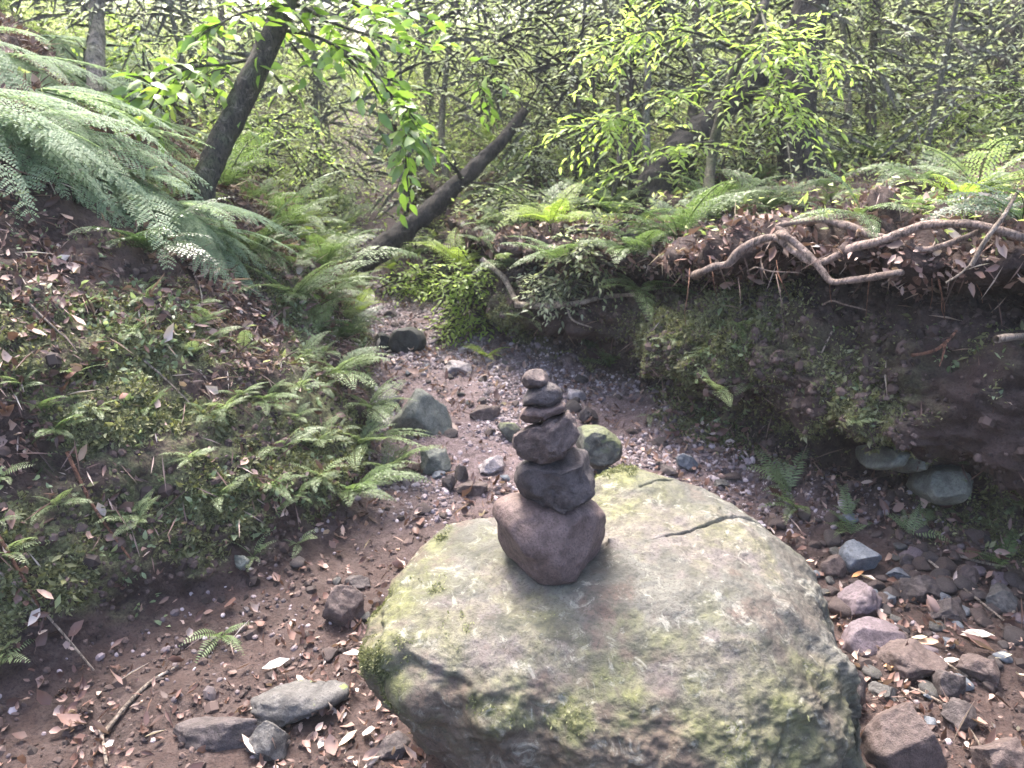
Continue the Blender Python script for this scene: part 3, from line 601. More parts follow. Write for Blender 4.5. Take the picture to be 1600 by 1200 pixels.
# ------------------------------------------------------------------ ferns
def frond_mesh(name, seed, mat, npair=22, nsub=10, width=.24, arch=.35, droop=.75, side=0.0, taper=.85, ang=66, pin_w=.34):
    r_ = np.random.default_rng(seed); acc = Acc(); t = np.linspace(0, 1, 26)
    R_ = np.stack([t * (1 - .12 * t), side * t ** 2, arch * t - droop * t ** 2 * .6], -1)
    V, Fc = tube(R_, .0075 * (1 - .85 * t), 4); acc.add(V, Fc, .15, 0)
    T = np.gradient(R_, axis=0); T /= np.linalg.norm(T, axis=1)[:, None]
    pos = []; dirs = []; ups = []; scs = []; rn = []
    for k in range(npair):
        tk = .10 + .88 * (k / (npair - 1)) ** .95; i = min(24, int(tk * 25)); f = tk * 25 - i; p = R_[i] * (1 - f) + R_[i + 1] * f; tt = T[i]
        Wd = width * min(1, .45 + (tk - .1) / .25 * .55) * (1 - tk) ** taper + .012
        for sg in (-1, 1):
            if r_.random() < .07: continue
            a = R(ang + r_.uniform(-5, 5)); sd_ = np.array([0, sg, 0.0]); up = np.cross(tt, [0, 1.0, 0]); up = up if up[2] > 0 else -up
            d = math.cos(a) * tt + math.sin(a) * sd_ + .12 * up; d /= np.linalg.norm(d); base = r_.uniform(.35, .65)
            if nsub == 0:
                pos.append(p); dirs.append(d - .1 * up); ups.append(up); scs.append((Wd, Wd * pin_w * 1.6 + .012, Wd)); rn.append(base); continue
            ns = max(3, int(nsub * (Wd / width) ** .6))
            for q in range(ns):
                u = (q + .6) / ns; pl = min(Wd * pin_w, .62 / npair) * (1 - .75 * u ** 1.5) + .003
                pp = p + d * Wd * u - up * (.22 * Wd * u * u); pd = d
                s2 = np.cross(up, pd)
                for s3 in (-1, 1):
                    e = .55 * pd + .83 * s3 * s2 + .05 * up; pos.append(pp); dirs.append(e); ups.append(up + .25 * r_.normal(size=3)); scs.append((pl, max(.018, Wd / ns * 2.1), pl)); rn.append(base + r_.uniform(-.15, .15))
            pos.append(p + d * Wd * .93 - up * .2 * Wd); dirs.append(d - .2 * up); ups.append(up); scs.append((Wd * .16 + .005, .02, .02)); rn.append(base)
    pos = np.array(pos); B = basis(np.array(dirs), np.array(ups)); W, Fo, kk = inst(LEAF4 if nsub else LEAF8, pos, B, np.array(scs))
    acc.add(W, Fo, np.repeat(np.clip(rn, 0, 1), kk), 0)
    return acc.mesh(name, [mat])
FM_SIL = leaf_mat('sheen_fern', [(0, (.12, .17, .10)), (.5, (.26, .34, .22)), (1, (.44, .50, .38))], .5, .6, 1.2, .25)  # whitish sky sheen on the fronds put into a paler leaf colour
FM_GRN = leaf_mat('green_fern', [(0, (.045, .075, .022)), (.5, (.12, .18, .065)), (1, (.24, .33, .15))], .4, .45, 1.15, .6)
FM_PAL = leaf_mat('pale_fern', [(0, (.08, .11, .05)), (.5, (.20, .26, .125)), (1, (.36, .42, .25))], .4, .45, 1.2, .6)
FM_DRK = leaf_mat('dark_fern', [(0, (.018, .035, .014)), (.5, (.045, .08, .03)), (1, (.10, .16, .07))], .35, .4, 1.4, .8)
FM_YEL = leaf_mat('yellow_fern', [(0, (.10, .14, .02)), (.5, (.22, .30, .05)), (1, (.36, .44, .12))], .45, .5, 1.5, .5)
def fset(nm, mat, **k): return [frond_mesh(nm, 10 * i + len(nm), mat, **{**k, 'side': (-.18, .05, .22)[i], 'droop': k.get('droop', .75) * (.8, 1.0, 1.25)[i]}) for i in range(3)]
FM_BRN = leaf_mat('dead_fern', [(0, (.06, .035, .02)), (.5, (.16, .10, .06)), (1, (.32, .24, .15))], .3, .7, 1.0, .3)
FR = dict(brn=fset('frond', FM_BRN, npair=16, nsub=6, width=.2, arch=.1, droop=.9), sil=fset('frond', FM_SIL, npair=24, nsub=12, width=.20, arch=.14, droop=.55, ang=48, taper=.7, pin_w=.22),
          grn=fset('frond', FM_GRN, npair=22, nsub=9, width=.27, arch=.35),
          pal=fset('frond', FM_PAL, npair=18, nsub=7, width=.26, arch=.3, droop=.6),
          drk=fset('frond', FM_DRK, npair=20, nsub=8, width=.26, arch=.35),
          yel=fset('frond', FM_YEL, npair=18, nsub=7, width=.24, arch=.4),
          lad=fset('frond', FM_PAL, npair=15, nsub=0, width=.20, arch=.35, droop=.7, taper=.6, ang=74),
          led=fset('frond', FM_GRN, npair=16, nsub=0, width=.20, arch=.35, droop=.75, taper=.6, ang=72))
FRNG = np.random.default_rng(77)
def fern(px, py, L, n_, az, spread, kind, label, group=None, el=(5, 45), pos=None, off=0.0, cat='fern'):
    """az: direction the fronds fan to, degrees, 0 = +X (right), 90 = away from camera"""
    if pos is None: p, nn = at(px, py); p = p + nn * off
    else: p = np.array(pos)
    o = empty('fern', tuple(p)); tag(o, label, cat, group)
    n = int(n_ * 1.35 + .5)
    for k in range(n):
        a = R(az + spread * ((k + .5) / n - .5) + FRNG.uniform(-8, 8)); e = R(FRNG.uniform(*el)); me = FR[kind][FRNG.integers(3)]
        f = link('frond', me, o); me = FR['brn'][FRNG.integers(3)] if FRNG.random() < .08 and kind != 'sil' else me; s = L * FRNG.uniform(.5, 1.12); f.scale = (s, s, s); f.rotation_euler = (R(FRNG.uniform(-18, 18)), -e, a)
    return o
SG = 'silvery ferns hanging over the left slope'
for px, py, d, L, n, az, sp, lb in [
    (5, 100, 1, .75, 9, -5, 110, 'large silvery fern spilling from the top left corner'),
    (0, 200, 1, .65, 10, -12, 60, 'silvery fern with feathery fronds at the left edge, under the corner fern'),
    (70, 215, 1, .75, 9, -12, 100, 'silvery fern whose long fronds sweep down to the right above the leaf litter'),
    (90, 120, 1, .80, 10, 0, 70, 'silvery fern between the corner fern and the leaning trunk'),
    (150, 270, 1, .75, 9, -20, 100, 'pale feathery fern reaching lowest over the leaf litter, left of the trunk foot'),
    (40, 30, 1, .8, 10, 5, 80, 'silvery fern reaching along the top edge at far left'),
    (200, 200, 1, .65, 8, -10, 110, 'silvery fern left of the middle of the left leaning trunk'),
    (240, 330, 1, .65, 9, -25, 100, 'pale feathery fern sweeping right below the trunk foot'),
    (10, 10, 1, .8, 9, -10, 120, 'silvery fern filling the very corner of the photo'),
    (-70, 60, 1, 0.95, 10, -22, 80, 'long silvery fern reaching into the photo from beyond the left edge, high up'),
    (-110, 150, 1, 0.80, 10, -22, 80, 'long silvery fern reaching in from beyond the left edge, lower down'),
    (-40, -20, 1, 1.00, 10, -22, 80, 'long silvery fern drooping in from above the top left corner'),
    (60, 10, 1, 1.10, 10, -22, 80, 'broad silvery fern right of the corner, under the top edge'),
    (150, 70, 1, 0.95, 10, -22, 80, 'airy silvery fern in front of the pale upright trunk base'),

    (100, 60, 1, .9, 9, -15, 120, 'silvery fern behind the corner one, in front of the pale upright trunk'),
    (175, 130, 1, .8, 9, -15, 120, 'silvery fern at the foot of the pale upright trunk'),
    (40, 60, 1, .9, 9, 0, 120, 'silvery fern high on the left slope under the top edge'),
    (60, 160, 1, .7, 8, 0, 120, 'silvery fern in the thick of the silvery clump'),
    (290, 370, 1, .5, 9, -20, 100, 'short silvery fern just below the foot of the left leaning trunk')]:
    g, nn_ = at(px, max(py, 5)); fern(0, 0, L, n, az, sp, 'sil', lb, SG, (-42, 2), pos=g + nn_ * .05)
LG = 'green ferns along the left bank'
for px, py, L, n, az, sp, kd, lb in [
    (395, 400, .62, 8, -30, 200, 'grn', 'bright green fern on the left bank, right of the pale feathery fern'),
    (450, 360, .65, 8, -20, 220, 'grn', 'green fern on the crest of the left bank below the middle of the photo top'),
    (500, 420, .60, 8, -30, 220, 'grn', 'green fern left of the foot of the centre trunk'),
    (455, 470, .55, 7, -40, 200, 'pal', 'pale fern half way down the left bank, above the fern fringe'),
    (505, 480, .42, 8, -60, 220, 'grn', 'full green fern overhanging the stream bend from the left bank'),
    (545, 455, .36, 8, -60, 240, 'grn', 'green fern at the foot of the centre leaning trunk'),
    (535, 530, .36, 8, -50, 200, 'drk', 'dark green fern above the black rocks at the left bank'),
    (520, 590, .34, 7, -30, 190, 'pal', 'pale fern draped over the left bank opposite the green grey rock'),
    (568, 640, .36, 7, -30, 180, 'pal', 'light fern touching the flat grey rock on the left'),
    (560, 700, .38, 7, -20, 180, 'pal', 'light fern hanging over left edge of stream, beside the dark green rock'),
    (600, 745, .34, 7, -20, 190, 'pal', 'pale fern tip reaching the back left side of the boulder'),
    (545, 770, .30, 6, -50, 180, 'grn', 'small green fern low on the left bank behind the boulder'),
    (610, 425, .25, 8, 0, 300, 'yel', 'yellow green fern right of the centre trunk foot'),
    (350, 300, .6, 7, 10, 220, 'grn', 'green fern behind the foot of the left leaning trunk'),
    (230, 395, .42, 6, -60, 150, 'drk', 'dark green fern shaded under the silvery fronds')]:
    fern(px, py, L, n, az, sp, kd, lb, LG, off=.02)
SF = 'small ferns growing on the left slope'
for px, py, L, kd, lb in [
    (352, 640, .20, 'pal', 'small pale fern in the middle of the left slope, upper of two close together'),
    (415, 625, .22, 'grn', 'small bright fern on the brown stems right of the pale one, left slope'),
    (300, 715, .17, 'pal', 'small pale fern on moss near the centre of the left slope'),
    (345, 775, .16, 'pal', 'tiny pale fern on the left slope below the small fern pair'),
    (440, 700, .22, 'pal', 'small fern under the bright one, beside brown straw on left slope'),
    (500, 690, .26, 'pal', 'small pale fern on the left slope close to the stream edge'),
    (470, 560, .26, 'pal', 'small fern among brown litter beneath the green ferns'),
    (380, 545, .22, 'pal', 'small pale fern on the brown litter below the silvery fronds'),
    (210, 520, .18, 'lad', 'little pale fern on litter at upper left slope'),
    (425, 760, .2, 'grn', 'small green fern low on the left slope above the leaf covered soil'),
    (500, 745, .24, 'lad', 'small ladder leaved fern low at the right end of the left slope'),
    (395, 870, .17, 'lad', 'small leafy fern at the very foot of the left bank'),
    (465, 850, .15, 'lad', 'tiny fern at the bank foot near the left side of the boulder'),
    (345, 995, .19, 'led', 'drooping green fern above the scattered leaves at lower left'),
    (90, 790, .15, 'pal', 'tiny pale fern on the mossy face near the left edge'),
    (10, 870, .20, 'lad', 'small pale fern cut by the left edge of the photo'),
    (0, 1030, .2, 'lad', 'bright fern tip in the lower left at the photo edge'),
    (235, 640, .15, 'grn', 'tiny green fern on the mossy part of the left slope'),
    (150, 640, .14, 'pal', 'tiny pale fern left of the tiny green one on the mossy slope')]:
    fern(px, py, L * .8, 5, -50, 220, kd, lb, SF, (0, 50))
RG = 'ferns on the right bank and terrace'
for px, py, L, n, az, sp, kd, lb in [
    (1235, 770, .26, 7, 120, 130, 'lad', 'pale ladder leaved fern at the foot of the right bank behind the boulder'),
    (1245, 800, .20, 5, 200, 160, 'led', 'dull green fern beneath the pale one behind the boulder'),
    (1325, 810, .17, 4, 80, 60, 'lad', 'single upright pale frond in the dark at the right bank foot'),
    (1330, 838, .13, 5, 110, 200, 'led', 'tiny green fern just above the blue grey rock'),
    (1420, 835, .16, 6, 60, 200, 'lad', 'small pale fern under the squared green stone'),
    (1565, 885, .2, 6, 130, 200, 'led', 'small fern among leaves at right edge under the bank'),
    (920, 545, .34, 7, 60, 200, 'drk', 'dark glossy fern in the shaded nook right of the stream'),
    (955, 575, .28, 6, 150, 200, 'led', 'green fern with broad leaflets low in the shaded nook'),
    (1165, 520, .2, 5, -80, 140, 'grn', 'bright little fern hanging under the exposed roots'),
    (1180, 600, .2, 5, -100, 200, 'lad', 'pale small fern on the corner face of the right bank'),
    (1120, 610, .2, 5, -120, 200, 'pal', 'small fern on the mossy corner of the right bank'),
    (1040, 590, .17, 5, -120, 200, 'pal', 'tiny fern at the left edge of the right bank corner'),
    (1200, 330, .5, 8, -100, 300, 'grn', 'bushy green fern left of the exposed roots'),
    (1060, 370, .55, 9, -100, 320, 'grn', 'large lush fern in the middle of the right terrace'),
    (1120, 335, .5, 8, -90, 320, 'grn', 'lush fern touching the large one, nearer to the roots'),
    (990, 400, .42, 8, -120, 300, 'grn', 'fern at the terrace edge above the shaded nook'),
    (1000, 460, .36, 6, -120, 200, 'grn', 'fern trailing down over the bank corner'),
    (880, 410, .4, 7, -110, 300, 'grn', 'fern on the slope above the fallen branch'),
    (800, 420, .36, 7, -120, 300, 'pal', 'pale fern left of the fallen branch on the far right bank'),
    (760, 560, .2, 6, -100, 260, 'yel', 'small yellow green fern at the gravel edge beyond the stack'),
    (830, 500, .28, 6, -100, 260, 'pal', 'pale fern below the fallen branch'),
    (1370, 250, .5, 8, -90, 300, 'grn', 'arching green fern on the terrace above the roots'),
    (1440, 285, .5, 8, -90, 300, 'grn', 'wide green fern on the terrace, right of the arching one'),
    (1530, 300, .42, 7, -100, 280, 'pal', 'pale fern on the terrace near the right edge'),
    (1560, 240, .5, 8, -100, 300, 'grn', 'green fern high at the right edge of the photo'),
    (1300, 260, .45, 7, -100, 300, 'pal', 'pale fern on the terrace between the bamboo like leaves and the roots'),
    (1595, 350, .34, 7, 180, 220, 'drk', 'dark fern drooping at the right edge over the bank lip'),
    (960, 340, .5, 8, -100, 320, 'grn', 'green fern on the rising ground beyond the terrace edge'),
    (860, 350, .45, 8, -100, 320, 'yel', 'sunlit yellow green fern far up the slope right of the centre trunk'),
    (720, 420, .4, 8, -100, 320, 'yel', 'sunlit yellow green fern above the far stream bend'),
    (665, 440, .3, 8, -90, 320, 'yel', 'sunlit fern directly above the end of the gravel'),
    (650, 400, .3, 8, -90, 320, 'grn', 'green fern below the middle of the centre trunk')]:
    fern(px, py, L, n, az, sp, kd, lb, RG, off=.01)

# little ferns that fill the gaps
def small_ferns(n, dens, Lr, kinds, label, group, seed, az0=-60, spread=240, nfr=5):
    rr = np.random.default_rng(seed); P, N_, _, _ = sample(rr, dens, n)
    for p, nn in zip(P, N_): fern(0, 0, rr.uniform(*Lr), nfr, az0 + rr.uniform(-30, 30), spread, kinds[rr.integers(len(kinds))], label, group, (-5, 45), pos=p + nn * .005)
yl = TP[..., 1]
small_ferns(60, inview * moss_l * sstep(4, 3.5, yl) + .3 * inview * left * sstep(5.9, 5.3, UU) * sstep(3.9, 4.3, UU) * sstep(4, 3.5, yl), (.07, .16), ['pal', 'lad', 'pal', 'grn'], 'tiny pale fern sprouting among moss and litter on the left slope', 'tiny ferns on the left slope', 61)
small_ferns(34, inview * left * sstep(3.3, 3.8, yl) * sstep(5.4, 5.0, yl) * sstep(3.6, 4.2, UU) * sstep(6.3, 5.6, UU), (.16, .32), ['grn', 'pal', 'grn', 'yel'], 'green fern in the thick fern fringe where the left bank meets the stream bend', 'fern fringe of the left bank', 62)
small_ferns(40, inview * left * sstep(4.6, 5.4, yl) * sstep(9, 8, yl), (.35, .6), ['grn', 'pal', 'yel'], 'fern on the shaded slope behind the two leaning trunks', 'ferns on the slope behind the trunks', 63)
small_ferns(85, inview * terr * sstep(19.3, 20, UU) * sstep(2.2, 2.8, yl) * sstep(9, 7, yl) * sstep(23, 21.5, UU), (.25, .5), ['grn', 'pal', 'grn', 'yel'], 'fern in the green growth behind the lip of the right bank', 'ferns behind the bank lip', 64)
small_ferns(26, inview * moss_r * sstep(2.2, 2.6, yl) * sstep(4.8, 4.2, yl), (.06, .14), ['lad', 'pal'], 'tiny pale fern on the mossy lower face of the right bank', 'tiny ferns on the right bank face', 65)
small_ferns(26, inview * (right + left * .4) * sstep(4.2, 4.5, yl) * sstep(6.5, 5.8, yl) * sstep(20.5, 19.5, UU), (.15, .3), ['yel', 'pal', 'grn'], 'fern among the litter beside the far end of the gravel', 'ferns by the far gravel', 66)
def herbs():
    rr = np.random.default_rng(58); n = 1700; z = fbm(TP * 4, 3, 95)
    d = inview * (moss_l * 1.2 + moss_r * .7 + .25 * left * (yl < 5)) * sstep(5.5, 3.5, yl) * sstep(.0, .5, z); P, N_, _, _ = sample(rr, d, n)
    m = 4; Pm = np.repeat(P, m, 0) + rr.normal(size=(n * m, 3)) * .008; x = rr.normal(size=(n * m, 3)) + .5 * np.repeat(N_, m, 0); B = basis(x, np.repeat(N_, m, 0) + .4 * rr.normal(size=(n * m, 3)))
    W, Fo, k = inst(LEAF8, Pm, B, np.clip(rr.lognormal(-3.9, .35, n * m), .01, .05)[:, None] * np.array([1, 1.3, 1])); me = mesh_np('bank_herbs', W, Fo, [FM_PAL], None, {'rnd': np.repeat(rr.random(n * m), k)})
    tag(link('bank_herbs', me), 'small pale leafy herbs dotted over both bank faces', 'herbs', kind='stuff')
herbs()
def crumbs():
    rr = np.random.default_rng(59); V, Fq = ico_dirs(6, 4); Fq = np.vstack([Fq[:, [0, 1, 2]], Fq[:, [0, 2, 3]]]); n = 26000
    d = inview * sstep(6, 4, yl) * (right * sstep(18.2, 17.5, UU) + left * .5 * sstep(3.5, 4.5, UU) + bed * .5 * sstep(3, 2, yl)) * (sstep(-.3, .4, fbm(TP * 6, 3, 96)) + .1)
    P, N_, _, _ = sample(rr, d, n); B = basis(rr.normal(size=(n, 3)), N_ + .5 * rr.normal(size=(n, 3))); sc = np.clip(rr.lognormal(-5.1, .55, n), .003, .024)[:, None] * rr.uniform(.6, 1.3, (n, 3))
    W, Fo, k = inst((V, Fq), P, B, sc); me = mesh_np('soil_crumbs', W, Fo, [leaf_mat('soil_crumb', [(0, (.018, .011, .010)), (.5, (.055, .034, .029)), (1, (.13, .088, .076))], 0, .85)], None, {'rnd': np.repeat(rr.random(n), k)}, False)
    tag(link('soil_crumbs', me), 'dark crumbs of soil and grit on the bank faces', 'soil crumbs', kind='stuff')
crumbs()

# ------------------------------------------------------------------ undergrowth
UGM = leaf_mat('undergrowth_leaves', [(0, (.05, .07, .025)), (.35, (.17, .21, .08)), (.7, (.33, .38, .16)), (1, (.55, .58, .36))], .6, .45, 1.5)
def undergrowth():
    rr = np.random.default_rng(51); n = 270000; z = fbm(TP * 1.3, 4, 55)
    d = (np.abs(TP[..., 0]) < TP[..., 1] * .95 + 1) * (TP[..., 1] > 1.5) * (sstep(4.4, 6, TP[..., 1]) + .5 * terr * sstep(19.2, 20.5, UU) + .16 * left * sstep(-.1, .4, z)) * (1 - bed * sstep(6.5, 5, TP[..., 1])) * sstep(24, 14, TP[..., 1]) * (sstep(-.5, .2, z) + .15)
    P, N_, i, j = sample(rr, d, n); yy = P[:, 1]; h = rr.random(n) ** 1.5 * (.12 + .06 * np.clip(yy - 4, 0, 9)) * (1 + .8 * z[i, j]); B = basis(rr.normal(size=(n, 3)) * np.array([1, 1, .5]), np.array([0, 0, 1.0]) + .6 * rr.normal(size=(n, 3)))
    W, Fo, k = inst(LEAF4, P + np.array([0, 0, 1.0]) * h[:, None], B, rr.uniform(.02, .06, n) * (1 + .05 * np.clip(yy - 4, 0, 20)))
    me = mesh_np('undergrowth', W, Fo, [UGM], None, {'rnd': np.repeat(np.clip(rr.beta(2, 2, n) + .25 * z[i, j], 0, 1), k)})
    tag(link('undergrowth', me), 'low leafy undergrowth covering the slopes behind the gully', 'undergrowth', kind='stuff')
undergrowth()

# ------------------------------------------------------------------ trees
BARK = bark_mat('grey_brown_bark', (.035, .028, .022), (.095, .08, .065), .25)
BARKD = bark_mat('dark_bark', (.018, .014, .011), (.05, .04, .033), .0)
BARKP = bark_mat('pale_bark', (.10, .09, .075), (.22, .20, .17), .2)
TLV = {'bright': leaf_mat('bright_leaves', [(0, (.10, .15, .03)), (.45, (.24, .33, .08)), (1, (.48, .56, .22))], .6, .4, 1.7, .4),
       'broad': leaf_mat('broad_leaves', [(0, (.03, .06, .012)), (.45, (.10, .18, .03)), (.9, (.25, .36, .07)), (1, (.5, .45, .08))], .45, .3, 1.7, .8),
       'mid': leaf_mat('mid_leaves', [(0, (.05, .07, .032)), (.45, (.21, .245, .135)), (1, (.50, .54, .38))], .6, .5, 1.5, .4),
       'pale': leaf_mat('washed_pale_leaves', [(0, (.13, .155, .10)), (.4, (.38, .42, .30)), (1, (.70, .72, .60))], .6, .5, 1.3, .4)}  # washed-out background light put into this paler leaf colour
def sprays(acc, tw, P0, D0, rng_, nl=11, ll=.07, L=.3, flat=.25, w=1.0, tpl=LEAF8, sway=.35):
    """twigs starting at P0 along D0, each with nl alternate leaves"""
    n = len(P0); D0 = D0 / (np.linalg.norm(D0, axis=1)[:, None] + 1e-9); up = np.array([0, 0, 1.0]); S_ = np.cross(D0, up); S_ /= np.linalg.norm(S_, axis=1)[:, None] + 1e-9
    LL = L * rng_.uniform(.6, 1.25, n); t = (np.arange(nl) + 1.0) / nl; sg = np.where(np.arange(nl) % 2, 1, -1)
    P = P0[:, None] + D0[:, None] * (LL[:, None] * t)[..., None] - up * (sway * LL[:, None] * t ** 2)[..., None]
    dr = D0[:, None] * .6 + S_[:, None] * sg[None, :, None] * .8 * (1 - .6 * t[None, :, None] ** 3) + rng_.normal(size=(n, nl, 3)) * .22 - up * .2
    upv = up + rng_.normal(size=(n, nl, 3)) * flat
    sc = ll * rng_.uniform(.7, 1.2, (n, nl)) * (1 - .25 * t)[None]; sc3 = np.stack([sc, sc * w, sc], -1).reshape(-1, 3)
    W, Fo, k = inst(tpl, P.reshape(-1, 3), basis(dr.reshape(-1, 3), upv.reshape(-1, 3)), sc3)
    br = np.clip(rng_.beta(2.2, 2.2, (n, 1)) * .6 + rng_.random((n, nl)) * .4, 0, 1).ravel(); acc.add(W, Fo, np.repeat(br, k))
    T3 = (np.array([[0, -.5, 0], [0, .5, 0], [0, 0, .012], [.5, -.4, -.25 * sway], [.5, .4, -.25 * sway], [1, 0, -sway]]), np.array([[0, 1, 4], [0, 4, 3], [1, 2, 4], [2, 0, 3], [3, 4, 5], [2, 3, 5]]))
    W, Fo, k = inst(T3, P0, basis(D0, np.broadcast_to(up, D0.shape)), np.stack([LL, np.full(n, .002 + ll * .013), LL], 1)); acc.add(W, Fo, .5, 1)
def tree(name, path, r0, r1, label, cat='tree', bark=None, leaves='mid', blobs=(), limbs=(), nsp=200, group=None, sides=14, seed=1, nl=9, ll=.07, L=.3, tpl=LEAF4, w=1.0, flat=.3, sway=.35, bump=.10, crown=True):
    """path: world points from the foot up; blobs: (centre, radius) leaf masses; limbs: world paths carrying sprays"""
    rg = np.random.default_rng(seed * 13 + 1); P = catmull(path, 9); org = P[0].copy(); root = empty(name, tuple(org)); tag(root, label, cat, group)
    P[0] = P[0] - np.array([0, 0, .12]); rad = np.linspace(r0, r1, len(P)); rad[0] *= 1.3; rad[1:3] *= 1.12
    P = catmull(P[::3] if len(P) % 3 == 1 else P, 8); rad = np.interp(np.linspace(0, 1, len(P)), np.linspace(0, 1, len(rad)), rad)
    a = Acc(); V, Fc = tube(P, rad, sides * (3 if r0 > .06 else 1), bump * 1.5, seed, 14 if r0 > .06 else 25); a.add(V, Fc); link('trunk', a.mesh('trunk', [bark or BARK], org), root)
    lf = Acc(); tws = []; tot = sum(b[1] ** 2 for b in blobs) + 1e-9
    for c, r_ in blobs:
        c = np.array(c, float); k = P[np.argmin(np.linalg.norm(P - c, axis=1))]; mid = (k + c) / 2 + rg.normal(size=3) * .12 * np.linalg.norm(c - k)
        rb = max(.006, min(r1 * .7, r_ * .013)); bp = catmull([k, mid, c], 5); V, Fc = tube(bp, np.linspace(rb, rb * .4, len(bp)), 6); tw = Acc(); tws.append(tw); tw.add(V, Fc)
        n = max(6, int(nsp * r_ ** 2 / tot)); d = rg.normal(size=(n, 3)); d /= np.linalg.norm(d, axis=1)[:, None]; rr_ = rg.random(n) ** .45
        p = c + d * rr_[:, None] * r_ * np.array([1, 1, .75]); m = fbm(p * 2.2 / max(r_, .4), 2, seed) > -.25; p = p[m]; d = d[m]
        dd = d * np.array([1, 1, .25]) + rg.normal(size=p.shape) * .3; sprays(lf, tw, p, dd, rg, nl, ll, L, flat, w, tpl, sway)
        for q in range(4):
            e = c + d[rg.integers(len(d))] * r_ * .8; bp = catmull([c, (c + e) / 2 + rg.normal(size=3) * .05 * r_, e], 4); V, Fc = tube(bp, np.linspace(rb * .45, rb * .12, len(bp)), 4); tw.add(V, Fc)
    for lp, n, rb in limbs:
        bp = catmull(lp, 8); V, Fc = tube(bp, np.linspace(rb, rb * .25, len(bp)), 6, .05, seed, 30); tw = Acc(); tws.append(tw); tw.add(V, Fc)
        t = rg.random(n) ** .8 * (len(bp) - 1.01); i = t.astype(int); p = bp[i] + (bp[i + 1] - bp[i]) * (t - i)[:, None]; tg = bp[i + 1] - bp[i]; tg /= np.linalg.norm(tg, axis=1)[:, None]
        s_ = np.cross(tg, [0, 0, 1.0]); sgn = np.where(rg.random(n) < .5, 1, -1)[:, None]; dd = tg * .6 + s_ * sgn * .8 + rg.normal(size=p.shape) * .35
        sprays(lf, tw, p, dd, rg, nl, ll, L, flat, w, tpl, sway)
    for tw in tws: link('branch', tw.mesh('branch', [bark or BARK], org), root)
    if lf.V: link('crown', lf.mesh('crown', [TLV[leaves], bark or BARK], org), root)
    return root
def base_at(px, py): return at(px, py)[0]
PD = pix_d
def rootpath(px, py, rest):
    g = base_at(px, py); return [g] + [PD(*q) for q in rest]

# left leaning trunk with broad drooping leaves
p0 = base_at(306, 322); d0 = fdepth(p0)
tree('leaning_tree', [p0] + [PD(x, y, d0 + k) for x, y, k in [(340, 235, 0), (385, 140, .0), (425, 55, .0), (458, -30, .05), (510, -190, .1)]], .064, .05,
     'slim straight trunk leaning right out of the left bank, with broad drooping leaves', leaves='broad', seed=2, nl=8, ll=.115, L=.30, tpl=LEAF8, w=1.15, flat=.6, sway=.22, bump=.08,
     limbs=[([PD(430, 45, 3.9), PD(500, 60, 3.8), PD(580, 110, 3.75), PD(640, 190, 3.8)], 26, .012), ([PD(455, -20, 3.9), PD(520, -10, 3.7), PD(600, 20, 3.6)], 10, .012),
            ([PD(410, 90, 3.95), PD(350, 100, 3.8), PD(285, 110, 3.7), PD(200, 160, 3.6)], 16, .012), ([PD(440, 10, 3.9), PD(380, 20, 3.7), PD(320, 50, 3.6)], 9, .010),
            ([PD(640, 190, 3.8), PD(630, 230, 3.9), PD(615, 262, 4.0)], 4, .005), ([PD(450, 0, 3.9), PD(560, 50, 4.4), PD(680, 70, 4.7), PD(745, 120, 4.8)], 14, .012)])
# centre leaning trunk
p0 = base_at(548, 425); d0 = fdepth(p0)
tree('leaning_tree', [p0] + [PD(x, y, d0 + k) for x, y, k in [(585, 398, .0), (645, 350, .05), (700, 302, .1), (748, 256, .15), (788, 216, .2), (820, 172, .25)]], .088, .035,
     'thick dark trunk leaning strongly right across the centre, its end lost in leaves', bark=BARKD, leaves='mid', seed=3, nl=9, ll=.055, L=.3, nsp=260, bump=.12,
     blobs=[(PD(830, 120, d0 + .5), .45), (PD(760, 60, d0 + .3), .5), (PD(880, 200, d0 + .8), .35)],
     limbs=[([PD(722, 284, d0 + .1), PD(712, 258, d0), PD(706, 240, d0)], 3, .02), ([PD(735, 285, d0 + .1), PD(810, 290, d0 + .1), PD(880, 292, d0 + .2)], 5, .008)])
# bright layered tree on the right
g = base_at(1105, 345)
tree('young_tree', [g, PD(1112, 250, 4.6), PD(1140, 130, 4.5), PD(1190, 20, 4.5), PD(1240, -120, 4.6)], .035, .02, 'young tree with layered bright yellow green leaf sprays right of centre', leaves='bright', seed=4, nl=12, ll=.075, L=.34, tpl=LEAF8, w=.8, flat=.35, sway=.2,
     limbs=[([PD(1130, 150, 4.5), PD(1060, 140, 4.3), PD(985, 170, 4.2), PD(925, 195, 4.1)], 34, .010), ([PD(1160, 80, 4.5), PD(1080, 50, 4.2), PD(1000, 50, 4.1), PD(940, 80, 4.1)], 30, .010), ([PD(1130, 150, 4.5), PD(1200, 150, 4.3), PD(1260, 180, 4.1)], 20, .009),
            ([PD(1190, 20, 4.5), PD(1110, -20, 4.2), PD(1030, -10, 4.1)], 22, .010), ([PD(1180, 40, 4.5), PD(1250, 60, 4.3), PD(1310, 100, 4.2)], 20, .009), ([PD(1190, 20, 4.5), PD(1200, 60, 4.1), PD(1190, 110, 3.9)], 22, .009), ([PD(1120, 220, 4.6), PD(1060, 230, 4.3), PD(1010, 260, 4.2)], 14, .008)])
g = base_at(1250, 275)
tree('thick_tree', [g, PD(1245, 160, fdepth(g)), PD(1262, 40, fdepth(g)), PD(1290, -100, fdepth(g))], .135, .11, 'thick dark upright trunk behind the bright green sprays', bark=BARKD, leaves='mid', seed=5, nsp=200, nl=9, ll=.07,
     blobs=[(PD(1380, 20, fdepth(g) + .6), .8), (PD(1180, -30, fdepth(g) + 1), .7)])
